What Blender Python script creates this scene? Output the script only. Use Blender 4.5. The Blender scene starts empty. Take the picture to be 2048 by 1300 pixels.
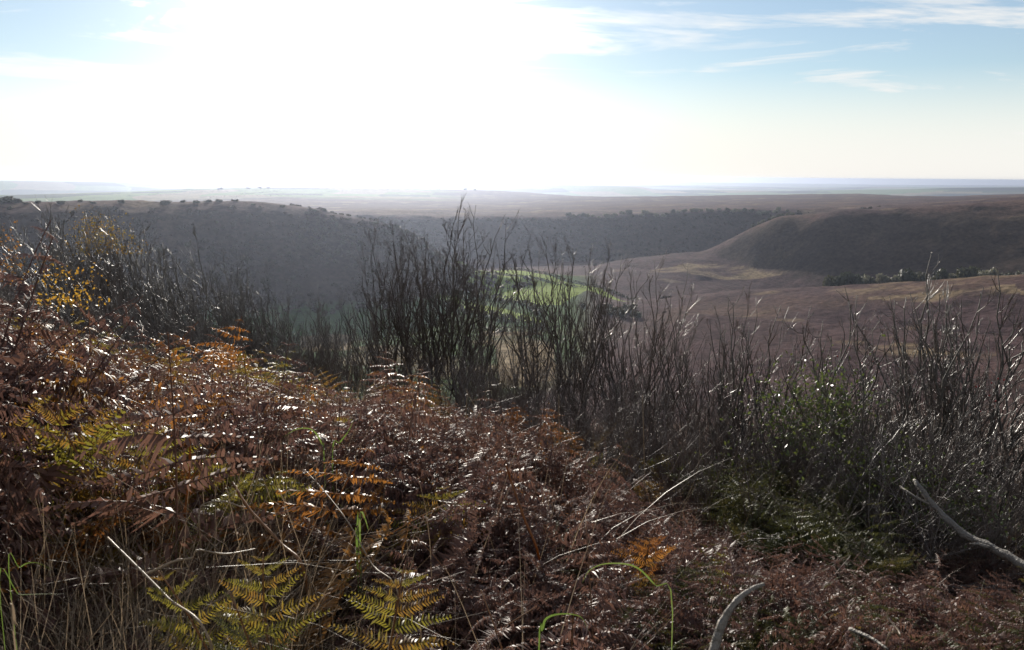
import bpy, math, random
import numpy as np
from mathutils import Vector, Matrix, Euler
R = math.radians
rng = np.random.default_rng(7)
random.seed(7)
scene = bpy.context.scene
col = scene.collection

# ------------------------------------------------------------------ camera, sky, sun, exposure
EYE = 1.65
FPX = 1577.0                       # focal length in pixels of the 2048 wide photograph
PITCH = math.atan((650 - 352) / FPX)
ROLL = R(0.45)
cam_d = bpy.data.cameras.new('camera')
cam_d.sensor_width = 36.0
cam_d.lens = 36.0 * FPX / 2048
cam_d.clip_start = 0.05
cam_d.clip_end = 90000
cam_d.dof.use_dof = True
cam_d.dof.focus_distance = 14
cam_d.dof.aperture_fstop = 13
cam = bpy.data.objects.new('camera', cam_d)
col.objects.link(cam)
CAMROT = Matrix.Rotation(math.pi / 2 - PITCH, 3, 'X') @ Matrix.Rotation(ROLL, 3, 'Z')
cam.matrix_world = Matrix.Translation((0, 0, EYE)) @ CAMROT.to_4x4()
scene.camera = cam
CR = np.array(CAMROT)

SUN_EL, SUN_AZ = 15.5, -11.0       # degrees; azimuth from +Y, positive to the right
sun_dir = Vector((math.sin(R(SUN_AZ)) * math.cos(R(SUN_EL)), math.cos(R(SUN_AZ)) * math.cos(R(SUN_EL)), math.sin(R(SUN_EL))))
world = bpy.data.worlds.new('World')
scene.world = world
world.use_nodes = True
wt = world.node_tree
for n in list(wt.nodes):
    wt.nodes.remove(n)

def N(tree, typ, **kw):
    n = tree.nodes.new(typ)
    for k, v in kw.items():
        setattr(n, k, v)
    return n

def math_node(tree, op, a, b=None, clamp=False):
    n = tree.nodes.new('ShaderNodeMath'); n.operation = op; n.use_clamp = clamp
    for i, v in enumerate((a, b)):
        if v is None: continue
        if isinstance(v, (int, float)): n.inputs[i].default_value = v
        else: tree.links.new(v, n.inputs[i])
    return n.outputs[0]

w_out = N(wt, 'ShaderNodeOutputWorld')
w_bg = N(wt, 'ShaderNodeBackground'); w_bg.inputs['Strength'].default_value = 0.070
sky = N(wt, 'ShaderNodeTexSky', sky_type='NISHITA')
sky.sun_disc = False
sky.sun_elevation = R(SUN_EL); sky.sun_rotation = R(SUN_AZ)
sky.altitude = 250; sky.air_density = 1.0; sky.dust_density = 0.2; sky.ozone_density = 2.5
w_tc = N(wt, 'ShaderNodeTexCoord')
w_sep = N(wt, 'ShaderNodeSeparateXYZ'); wt.links.new(w_tc.outputs['Generated'], w_sep.inputs[0])
zc = math_node(wt, 'ADD', math_node(wt, 'MAXIMUM', w_sep.outputs['Z'], 0.0), 0.10)
cx = math_node(wt, 'DIVIDE', w_sep.outputs['X'], zc)
cy = math_node(wt, 'DIVIDE', w_sep.outputs['Y'], zc)
w_comb = N(wt, 'ShaderNodeCombineXYZ'); wt.links.new(cx, w_comb.inputs[0]); wt.links.new(cy, w_comb.inputs[1])
w_map = N(wt, 'ShaderNodeMapping'); w_map.inputs['Rotation'].default_value = (0, 0, R(24)); w_map.inputs['Scale'].default_value = (0.55, 1.0, 1); w_map.inputs['Location'].default_value = (3.1, 0.7, 0)
wt.links.new(w_comb.outputs[0], w_map.inputs[0])
n1 = N(wt, 'ShaderNodeTexNoise'); n1.inputs['Scale'].default_value = 1.15; n1.inputs['Detail'].default_value = 9; n1.inputs['Roughness'].default_value = 0.62; n1.inputs['Distortion'].default_value = 0.9
wt.links.new(w_map.outputs[0], n1.inputs['Vector'])
n2 = N(wt, 'ShaderNodeTexNoise'); n2.inputs['Scale'].default_value = 0.30; n2.inputs['Detail'].default_value = 3
wt.links.new(w_map.outputs[0], n2.inputs['Vector'])
csum = math_node(wt, 'ADD', math_node(wt, 'MULTIPLY', n1.outputs[0], 0.65), math_node(wt, 'MULTIPLY', n2.outputs[0], 0.35))
ramp = N(wt, 'ShaderNodeMapRange'); ramp.interpolation_type = 'SMOOTHSTEP'
ramp.inputs['From Min'].default_value = 0.475; ramp.inputs['From Max'].default_value = 0.60; ramp.inputs['To Max'].default_value = 0.9
wt.links.new(csum, ramp.inputs['Value'])
# the veil of high cloud is seen edge-on, and so closes up, towards the horizon
veil = N(wt, 'ShaderNodeMapRange'); veil.interpolation_type = 'SMOOTHERSTEP'
veil.inputs['From Min'].default_value = 0.0; veil.inputs['From Max'].default_value = 0.17; veil.inputs['To Min'].default_value = 0.9; veil.inputs['To Max'].default_value = 0.0
wt.links.new(w_sep.outputs['Z'], veil.inputs['Value'])
cover = math_node(wt, 'MAXIMUM', math_node(wt, 'MAXIMUM', ramp.outputs[0], 0.13), veil.outputs[0])
# thin high cloud lights up by forward scattering round the sun
dotn = N(wt, 'ShaderNodeVectorMath', operation='DOT_PRODUCT'); dotn.inputs[1].default_value = sun_dir
wt.links.new(w_tc.outputs['Generated'], dotn.inputs[0])
dpos = math_node(wt, 'MAXIMUM', dotn.outputs['Value'], 0.0)
cl_l = math_node(wt, 'ADD', math_node(wt, 'ADD', math_node(wt, 'MULTIPLY', math_node(wt, 'POWER', dpos, 26.0), 8.0), math_node(wt, 'MULTIPLY', math_node(wt, 'POWER', dpos, 70.0), 38.0)), 8.6)
cl_c = N(wt, 'ShaderNodeVectorMath', operation='SCALE'); cl_c.inputs[0].default_value = (1.0, 0.985, 0.96)
wt.links.new(cl_l, cl_c.inputs['Scale'])
w_mix = N(wt, 'ShaderNodeMix', data_type='RGBA')
wt.links.new(cover, w_mix.inputs['Factor'])
wt.links.new(sky.outputs[0], w_mix.inputs['A']); wt.links.new(cl_c.outputs[0], w_mix.inputs['B'])
wt.links.new(w_mix.outputs['Result'], w_bg.inputs['Color'])
wt.links.new(w_bg.outputs[0], w_out.inputs[0])

sun_d = bpy.data.lights.new('sun', 'SUN')
sun_d.energy = 5.0; sun_d.angle = R(0.6); sun_d.color = (1.0, 0.93, 0.82)
sun_o = bpy.data.objects.new('sun', sun_d); col.objects.link(sun_o)
sun_o.rotation_euler = (-sun_dir).to_track_quat('-Z', 'Y').to_euler()
scene.view_settings.view_transform = 'Standard'
scene.view_settings.look = 'None'
scene.view_settings.gamma = 1.0
scene.view_settings.exposure = 0.66
scene.view_settings.use_curve_mapping = False
scene.cycles.use_denoising = True
scene.cycles.max_bounces = 5
scene.cycles.diffuse_bounces = 2
scene.cycles.glossy_bounces = 2
scene.cycles.transmission_bounces = 3
scene.cycles.volume_bounces = 0
scene.cycles.adaptive_threshold = 0.02
scene.cycles.sample_clamp_indirect = 4.0

# ------------------------------------------------------------------ helpers
def tag(o, label=None, cat=None, group=None, kind=None):
    if label: o['label'] = label
    if cat: o['category'] = cat
    if group: o['group'] = group
    if kind: o['kind'] = kind
    return o

def mesh_np(name, verts, faces, mat=None, smooth=False):
    """faces: list/array of tuples of equal or mixed size"""
    me = bpy.data.meshes.new(name)
    verts = np.asarray(verts, dtype=np.float32)
    me.vertices.add(len(verts)); me.vertices.foreach_set('co', verts.ravel())
    if isinstance(faces, np.ndarray):
        sizes = np.full(len(faces), faces.shape[1], dtype=np.int32); idx = faces.ravel().astype(np.int32)
    else:
        sizes = np.array([len(f) for f in faces], dtype=np.int32)
        idx = np.array([i for f in faces for i in f], dtype=np.int32)
    starts = np.concatenate([[0], np.cumsum(sizes)[:-1]]).astype(np.int32)
    me.loops.add(len(idx)); me.loops.foreach_set('vertex_index', idx)
    me.polygons.add(len(sizes)); me.polygons.foreach_set('loop_start', starts)
    try: me.polygons.foreach_set('loop_total', sizes)
    except Exception: pass
    if smooth: me.polygons.foreach_set('use_smooth', np.ones(len(sizes), dtype=bool))
    me.update(calc_edges=True); me.validate()
    if mat: me.materials.append(mat)
    return me

def obj(name, me, parent=None, loc=None, rot=None, scale=None):
    o = bpy.data.objects.new(name, me)
    col.objects.link(o)
    if parent: o.parent = parent
    if loc is not None: o.location = loc
    if rot is not None: o.rotation_euler = rot
    if scale is not None: o.scale = scale if hasattr(scale, '__len__') else (scale,) * 3
    return o

class MB:
    """collects geometry into one mesh"""
    def __init__(s): s.v = []; s.f = []; s.n = 0
    def add(s, v, f):
        v = np.asarray(v, dtype=float); s.v.append(v)
        s.f += [tuple(i + s.n for i in q) for q in f]; s.n += len(v)
    def tube(s, pts, radii, sides=4, cap=True):
        pts = np.asarray(pts, dtype=float); m = len(pts)
        tang = np.gradient(pts, axis=0); tang /= (np.linalg.norm(tang, axis=1)[:, None] + 1e-9)
        up = np.array([0.31, 0.17, 0.93]) if abs(tang[0][2]) < 0.8 else np.array([0.93, 0.31, 0.17])
        a = np.cross(tang, up); a /= (np.linalg.norm(a, axis=1)[:, None] + 1e-9)
        b = np.cross(tang, a)
        ang = np.arange(sides) * 2 * math.pi / sides
        r = np.asarray(radii, dtype=float)[:, None, None]
        ring = pts[:, None, :] + r * (np.cos(ang)[None, :, None] * a[:, None, :] + np.sin(ang)[None, :, None] * b[:, None, :])
        f = []
        for i in range(m - 1):
            for k in range(sides):
                k2 = (k + 1) % sides
                f.append((i * sides + k, i * sides + k2, (i + 1) * sides + k2, (i + 1) * sides + k))
        if cap:
            f.append(tuple(range(sides))[::-1]); f.append(tuple((m - 1) * sides + k for k in range(sides)))
        s.add(ring.reshape(-1, 3), f)
    def arrays(s): return np.concatenate(s.v), s.f
    def mesh(s, name, mat, smooth=True):
        return mesh_np(name, np.concatenate(s.v), s.f, mat, smooth)

def curve_pts(p0, p1, bend, n=8):
    p0 = np.array(p0, float); p1 = np.array(p1, float); t = np.linspace(0, 1, n)[:, None]
    return p0 + (p1 - p0) * t + np.array(bend, float) * (4 * t * (1 - t))

# value noise ------------------------------------------------
_T = rng.random((256, 256))
def vnoise(x, y):
    xi = np.floor(x).astype(int); yi = np.floor(y).astype(int)
    fx = x - xi; fy = y - yi
    fx = fx * fx * (3 - 2 * fx); fy = fy * fy * (3 - 2 * fy)
    a = _T[xi & 255, yi & 255]; b = _T[(xi + 1) & 255, yi & 255]; c = _T[xi & 255, (yi + 1) & 255]; d = _T[(xi + 1) & 255, (yi + 1) & 255]
    return (a * (1 - fx) + b * fx) * (1 - fy) + (c * (1 - fx) + d * fx) * fy
def fbm(x, y, octv=4, gain=0.5):
    s = np.zeros_like(x, dtype=float); a = 1.0; tot = 0
    for i in range(octv):
        s += a * (vnoise(x * 2 ** i + 17.3 * i, y * 2 ** i + 5.1 * i) - 0.5); tot += a; a *= gain
    return s / tot * 2

def sstep(x, a, b):
    t = np.clip((x - a) / (b - a), 0, 1); return t * t * (3 - 2 * t)

# pixel of the photograph -> azimuth and slope ----------------
def ray(u, v):
    d = CR @ np.array([(u - 1024) / FPX, -(v - 650) / FPX, -1.0])
    return d
def az_t(u, v):
    d = ray(u, v); return math.atan2(d[0], d[1]), d[2] / math.hypot(d[0], d[1])

# ------------------------------------------------------------------ terrain height
def near_h(x, y):
    x = np.clip(x, -60, 60)
    sp = np.log1p(np.exp((x + 0.4) * 1.2)) / 1.2
    sn = np.log1p(np.exp((-x) * 1.0))
    yy = np.maximum(y, 0)
    return -0.02 * yy - 0.012 * np.minimum(yy, 40) ** 2 - 0.21 * np.minimum(sp, 8) * np.minimum(yy, 9) / 9 + 0.05 * np.minimum(sn, 10) * np.minimum(yy, 6) / 6

# each knot: list of (u, d, 'v' or 'z', value)
KN = []
def knot(txt):
    rows = []
    for it in txt.split(';'):
        it = it.strip()
        if not it: continue
        u, d, w = it.split()
        u = float(u); d = float(d); val = float(w[1:])
        if w[0] == 'v':
            a, t = az_t(u, val); z = EYE + d * t
        else:
            a, _ = az_t(u, 352 + FPX * (EYE - val) / d); z = val
        rows.append((a, d, z))
    rows.sort(); KN.append(np.array(rows))
knot('-500 110 z-36; 600 110 z-38; 1300 110 z-33; 2500 110 z-30')
knot('-500 330 z-105; 600 330 z-110; 1000 350 z-108; 1300 330 z-94; 1640 300 z-75; 2048 290 z-73; 2500 280 z-68')
knot('-500 450 z-116; 600 450 z-117; 1000 470 z-116; 1200 480 z-110; 1380 480 v628; 1640 440 v648; 1900 420 v668; 2048 410 v676; 2500 390 v690')
knot('-500 520 z-118; 1000 540 z-118; 1200 545 z-116; 1380 540 z-106; 1640 505 z-103; 1900 480 z-103; 2048 470 z-100; 2500 450 z-98')
knot('-500 620 z-119; 1000 640 z-119; 1150 680 z-119; 1380 740 v591; 1500 735 v583; 1640 720 v572; 1850 710 v560; 2048 700 v548; 2500 690 v530')
knot('-500 690 z-112; 0 690 z-114; 450 690 z-117; 700 690 z-118; 870 700 z-119; 950 720 z-119; 1150 780 z-119; 1380 830 z-121; 1500 845 z-122; 1640 845 z-122; 1850 830 z-117; 2048 820 z-111; 2500 800 z-104')
knot('-500 770 z-72; 0 770 z-72; 450 770 z-74; 700 765 z-84; 800 765 z-96; 870 770 z-110; 930 780 z-117; 1000 850 z-119; 1150 900 z-119; 1300 960 v548; 1380 1020 v526; 1450 1040 v524; 1500 1000 v537; 1560 970 v545; 1640 930 v553; 1850 900 v550; 2048 890 v540; 2500 870 v525')
knot('-500 835 v412; 0 835 v421; 250 838 v420; 450 840 v421; 560 845 v424; 640 845 v432; 700 845 v445; 760 845 v457; 800 843 v469; 840 841 v488; 870 842 v509; 900 848 v529; 950 855 v546; 1000 865 v554; 1050 885 v557; 1150 980 v548; 1250 1070 v523; 1330 1090 v513; 1400 1095 v508; 1450 1085 v488; 1500 1075 v463; 1560 1052 v441; 1650 1030 v432; 1750 1030 v426; 1900 1030 v417; 2048 1030 v410; 2500 1030 v402')
knot('-500 880 v392; 0 880 v401; 250 880 v402; 450 880 v404; 560 880 v408; 640 875 v418; 700 870 v432; 760 865 v446; 800 860 v459; 840 855 v480; 870 855 v503; 900 860 v525; 950 870 v543; 1000 880 v552; 1050 900 v555; 1150 1000 v545; 1250 1090 v520; 1330 1110 v511; 1400 1110 v504; 1450 1100 v482; 1500 1090 v457; 1560 1070 v434; 1650 1050 v425; 1750 1050 v419; 1900 1050 v410; 2048 1050 v403; 2500 1050 v395')
knot('-500 1050 z-48; 450 1050 z-45; 560 1000 z-50; 640 980 z-62; 700 980 z-78; 800 980 z-106; 870 980 z-118; 950 1000 z-122; 1050 1050 v538; 1150 1110 v532; 1250 1180 z-124; 1330 1210 z-128; 1400 1220 z-129; 1450 1220 z-116; 1500 1210 z-92; 1560 1190 z-68; 1650 1200 z-58; 1750 1200 v417; 1900 1200 v408; 2048 1200 v401; 2500 1200 v392')
knot('-500 1200 z-62; 450 1200 z-62; 600 1180 z-100; 700 1180 z-125; 800 1190 z-128; 1000 1200 z-132; 1150 1225 z-130; 1300 1250 z-133; 1420 1250 z-133; 1500 1260 z-110; 1560 1290 z-85; 1650 1350 z-64; 1750 1400 v413; 1900 1400 v405; 2048 1400 v398; 2500 1400 v390')
knot('-500 1500 z-84; 450 1480 z-80; 560 1440 z-82; 650 1370 v430; 750 1360 v428; 850 1360 v430; 1000 1360 v433; 1150 1370 v431; 1300 1390 v426; 1400 1400 v422; 1500 1420 v419; 1560 1460 v418; 1650 1500 v414; 1750 1600 v410; 1900 1600 v402; 2048 1600 v396; 2500 1600 v388')
knot('-500 2200 z-112; 0 2200 z-112; 450 2200 z-88; 600 2200 v408; 800 2200 v411; 1000 2200 v413; 1300 2200 v406; 1500 2200 v403; 1750 2200 v399; 1900 2200 v396; 2048 2200 v392; 2500 2200 v386')
knot('-500 3500 v392; 0 3500 v393; 300 3500 v390; 500 3500 v386; 800 3500 v391; 1000 3500 v396; 1300 3500 v393; 1500 3500 v390; 1650 3500 v388; 1740 3500 v388; 1820 3500 v393; 1900 3500 v394; 2048 3500 v389; 2500 3500 v384')
knot('-500 4500 v390; 0 4500 v391; 250 4500 v384; 400 4500 v378; 500 4500 v376; 650 4500 v375; 800 4500 v377; 1000 4500 v382; 1100 4500 v389; 1300 4500 z-122; 1600 4500 z-140; 2500 4500 z-140')
knot('-500 6500 z-155; 900 6300 z-150; 2500 6500 z-165')
knot('-500 8500 v357; 0 8500 v361; 100 8500 v362; 220 8500 v364; 280 8500 v368; 330 8500 v373; 450 8500 v375; 700 8500 v374; 900 8500 v375; 1050 8500 v373; 1110 8500 v370; 1200 8500 v371; 1290 8500 v374; 1307 8500 v381; 1600 8500 v382; 1800 8500 v379; 1900 8500 v377; 2048 8500 v375; 2500 8500 v374')
knot('-500 11000 z-175; 2500 11000 z-175')
knot('-500 15000 v358; 300 15000 v361; 800 15000 v366; 1300 15000 v370; 1600 15000 v376; 1750 15000 v374; 2048 15000 v375; 2500 15000 v376')
knot('-500 19000 z-190; 2500 19000 z-190')
knot('-500 25000 v341; 0 25000 v346; 400 25000 v352; 800 25000 v357; 1200 25000 v361; 1500 25000 v366; 1800 25000 v370; 2048 25000 v371; 2500 25000 v378')
knot('-500 32000 z-330; 2500 32000 z-330')

def profile(az, d):
    """height of the land for arrays of azimuth and distance"""
    az = np.clip(az, -1.5, 1.5)
    n = len(az); K = len(KN) + 2
    D = np.zeros((n, K)); Z = np.zeros((n, K))
    for i, dd in enumerate((11.0, 17.0)):
        D[:, i] = dd; Z[:, i] = near_h(np.sin(az) * dd, np.cos(az) * dd)
    for k, a in enumerate(KN):
        # smooth interpolation between columns
        D[:, k + 2] = np.interp(az, a[:, 0], a[:, 1]); Z[:, k + 2] = np.interp(az, a[:, 0], a[:, 2])
    h = np.diff(D, axis=1); dl = np.diff(Z, axis=1) / h
    m = np.zeros_like(Z)
    w1 = 2 * h[:, 1:] + h[:, :-1]; w2 = h[:, 1:] + 2 * h[:, :-1]
    same = (dl[:, :-1] * dl[:, 1:]) > 0
    with np.errstate(divide='ignore', invalid='ignore'):
        mm = (w1 + w2) / (w1 / dl[:, :-1] + w2 / dl[:, 1:])
    m[:, 1:-1] = np.where(same, mm, 0); m[:, 0] = dl[:, 0]; m[:, -1] = dl[:, -1]
    m = np.nan_to_num(m)
    dc = np.clip(d, D[:, 0] + 1e-6, D[:, -1] - 1e-3)
    k = np.clip((dc[:, None] >= D).sum(1) - 1, 0, K - 2); r = np.arange(n)
    hk = h[r, k]; t = (dc - D[r, k]) / hk
    z = (2 * t**3 - 3 * t**2 + 1) * Z[r, k] + (t**3 - 2 * t**2 + t) * hk * m[r, k] + (-2 * t**3 + 3 * t**2) * Z[r, k + 1] + (t**3 - t**2) * hk * m[r, k + 1]
    return z

def land(x, y):
    x = np.asarray(x, float); y = np.asarray(y, float)
    sh = x.shape; x = x.ravel(); y = y.ravel()
    d = np.hypot(x, y); az = np.arctan2(x, y)
    # average neighbouring azimuths so that spurs come out rounded
    zp = 0
    for o, w in ((-0.008, .25), (0, .5), (0.008, .25)):
        zp = zp + w * profile(az + o, d)
    zn = near_h(x, y)
    b = sstep(d, 10.0, 14.0)
    z = zn * (1 - b) + zp * b
    amp = sstep(d, 40, 400) * (1 - .75 * sstep(az, -.11, -.05) * (1 - sstep(az, .14, .20)) * sstep(d, 560, 640) * (1 - sstep(d, 980, 1080)))
    z = z + amp * (fbm(x / 70, y / 70, 4) * 3.2 + fbm(x / 14 + 9, y / 14, 3) * 0.9) * (1 - 0.6 * sstep(d, 5000, 9000))
    z = z + sstep(d, 3000, 9000) * fbm(x / 700, y / 700, 3) * 9 + 0.06 * fbm(x / 0.8, y / 0.8, 3) * (1 - sstep(d, 15, 60))
    return z.reshape(sh)

def hit(u, v, dmin=30, dmax=26000):
    """where the line of sight through a pixel of the photograph meets the land"""
    a, t = az_t(u, v)
    dd = np.geomspace(dmin, dmax, 3000)
    z = land(np.sin(a) * dd, np.cos(a) * dd)
    below = np.nonzero(EYE + t * dd <= z)[0]
    d = dd[below[0]] if len(below) else dmax
    return np.array([math.sin(a) * d, math.cos(a) * d, float(land(np.array([math.sin(a) * d]), np.array([math.cos(a) * d]))[0])])
def at(u, d):
    """ground point under a column of the photograph at a distance"""
    a, _ = az_t(u, 600)
    x, y = math.sin(a) * d, math.cos(a) * d
    return np.array([x, y, float(land(np.array([x]), np.array([y]))[0])])

# ------------------------------------------------------------------ materials
def new_mat(name):
    m = bpy.data.materials.new(name); m.use_nodes = True
    t = m.node_tree
    for n in list(t.nodes): t.nodes.remove(n)
    out = N(t, 'ShaderNodeOutputMaterial')
    return m, t, out

def leaf_mat(name, cols, rough=0.45, spec=0.5, transl=0.35, noise=30.0, tcol=None):
    """cols: list of base colours spread over plants at random, with small-scale mottling"""
    m, t, out = new_mat(name)
    oi = N(t, 'ShaderNodeObjectInfo')
    geo = N(t, 'ShaderNodeNewGeometry')
    tc = N(t, 'ShaderNodeTexCoord')
    nz = N(t, 'ShaderNodeTexNoise'); nz.inputs['Scale'].default_value = noise; nz.inputs['Detail'].default_value = 3
    t.links.new(tc.outputs['Object'], nz.inputs['Vector'])
    s = math_node(t, 'ADD', math_node(t, 'MULTIPLY', oi.outputs['Random'], 0.62), math_node(t, 'MULTIPLY', math_node(t, 'SUBTRACT', nz.outputs[0], 0.25), 0.75), True)
    cr = N(t, 'ShaderNodeValToRGB'); cr.color_ramp.elements[0].color = (*cols[0], 1); cr.color_ramp.elements[0].position = 0.05
    cr.color_ramp.elements[1].color = (*cols[-1], 1); cr.color_ramp.elements[1].position = 0.95
    for i, c in enumerate(cols[1:-1]):
        e = cr.color_ramp.elements.new(0.05 + 0.9 * (i + 1) / (len(cols) - 1)); e.color = (*c, 1)
    t.links.new(s, cr.inputs[0])
    p = N(t, 'ShaderNodeBsdfPrincipled'); p.inputs['Roughness'].default_value = rough; p.inputs['Specular IOR Level'].default_value = spec
    t.links.new(cr.outputs[0], p.inputs['Base Color'])
    if transl > 0:
        tr = N(t, 'ShaderNodeBsdfTranslucent')
        if tcol:
            mx = N(t, 'ShaderNodeMix', data_type='RGBA', blend_type='MULTIPLY'); mx.inputs['Factor'].default_value = 1
            t.links.new(cr.outputs[0], mx.inputs['A']); mx.inputs['B'].default_value = (*tcol, 1)
            t.links.new(mx.outputs['Result'], tr.inputs[0])
        else: t.links.new(cr.outputs[0], tr.inputs[0])
        ms = N(t, 'ShaderNodeMixShader'); ms.inputs[0].default_value = transl
        t.links.new(p.outputs[0], ms.inputs[1]); t.links.new(tr.outputs[0], ms.inputs[2])
        t.links.new(ms.outputs[0], out.inputs[0])
    else: t.links.new(p.outputs[0], out.inputs[0])
    return m

def land_mat():
    m, t, out = new_mat('moorland')
    at_ = N(t, 'ShaderNodeAttribute', attribute_name='landcol')
    tc = N(t, 'ShaderNodeTexCoord')
    p = N(t, 'ShaderNodeBsdfPrincipled'); p.inputs['Roughness'].default_value = 1.0; p.inputs['Specular IOR Level'].default_value = 0.02
    na = N(t, 'ShaderNodeTexNoise'); na.inputs['Scale'].default_value = 0.22; na.inputs['Detail'].default_value = 8; na.inputs['Roughness'].default_value = 0.7
    t.links.new(tc.outputs['Object'], na.inputs['Vector'])
    mr = N(t, 'ShaderNodeMapRange'); mr.inputs['From Min'].default_value = 0.36; mr.inputs['From Max'].default_value = 0.64; mr.inputs['To Min'].default_value = 0.35; mr.inputs['To Max'].default_value = 1.7
    nb_ = N(t, 'ShaderNodeTexNoise'); nb_.inputs['Scale'].default_value = 0.03; nb_.inputs['Detail'].default_value = 5; nb_.inputs['Roughness'].default_value = 0.65
    t.links.new(tc.outputs['Object'], nb_.inputs['Vector'])
    t.links.new(math_node(t, 'ADD', math_node(t, 'MULTIPLY', na.outputs[0], .65), math_node(t, 'MULTIPLY', nb_.outputs[0], .35)), mr.inputs['Value'])
    # pasture is smoother than heather: the attribute's alpha says how rough the cover is
    soft = N(t, 'ShaderNodeMix', data_type='FLOAT'); soft.inputs['A'].default_value = 1.0
    t.links.new(at_.outputs['Alpha'], soft.inputs['Factor']); t.links.new(mr.outputs[0], soft.inputs['B'])
    sc = N(t, 'ShaderNodeVectorMath', operation='SCALE')
    t.links.new(at_.outputs['Color'], sc.inputs[0]); t.links.new(soft.outputs['Result'], sc.inputs['Scale'])
    t.links.new(sc.outputs[0], p.inputs['Base Color'])
    bp = N(t, 'ShaderNodeBump'); bp.inputs['Strength'].default_value = 0.9; bp.inputs['Distance'].default_value = 1.6
    t.links.new(na.outputs[0], bp.inputs['Height']); t.links.new(bp.outputs[0], p.inputs['Normal'])
    t.links.new(p.outputs[0], out.inputs[0])
    return m
M_LAND = land_mat()

# ------------------------------------------------------------------ the land: one sheet from the camera's feet to the horizon
def pip(px, py, poly):
    ins = np.zeros(px.shape, bool); n = len(poly)
    for i in range(n):
        x1, y1 = poly[i][:2]; x2, y2 = poly[(i + 1) % n][:2]
        c = ((y1 > py) != (y2 > py)) & (px < (x2 - x1) * (py - y1) / (y2 - y1 + 1e-12) + x1)
        ins ^= c
    return ins
def wpoly(*pts): return [hit(u, v) for u, v in pts]

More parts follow.
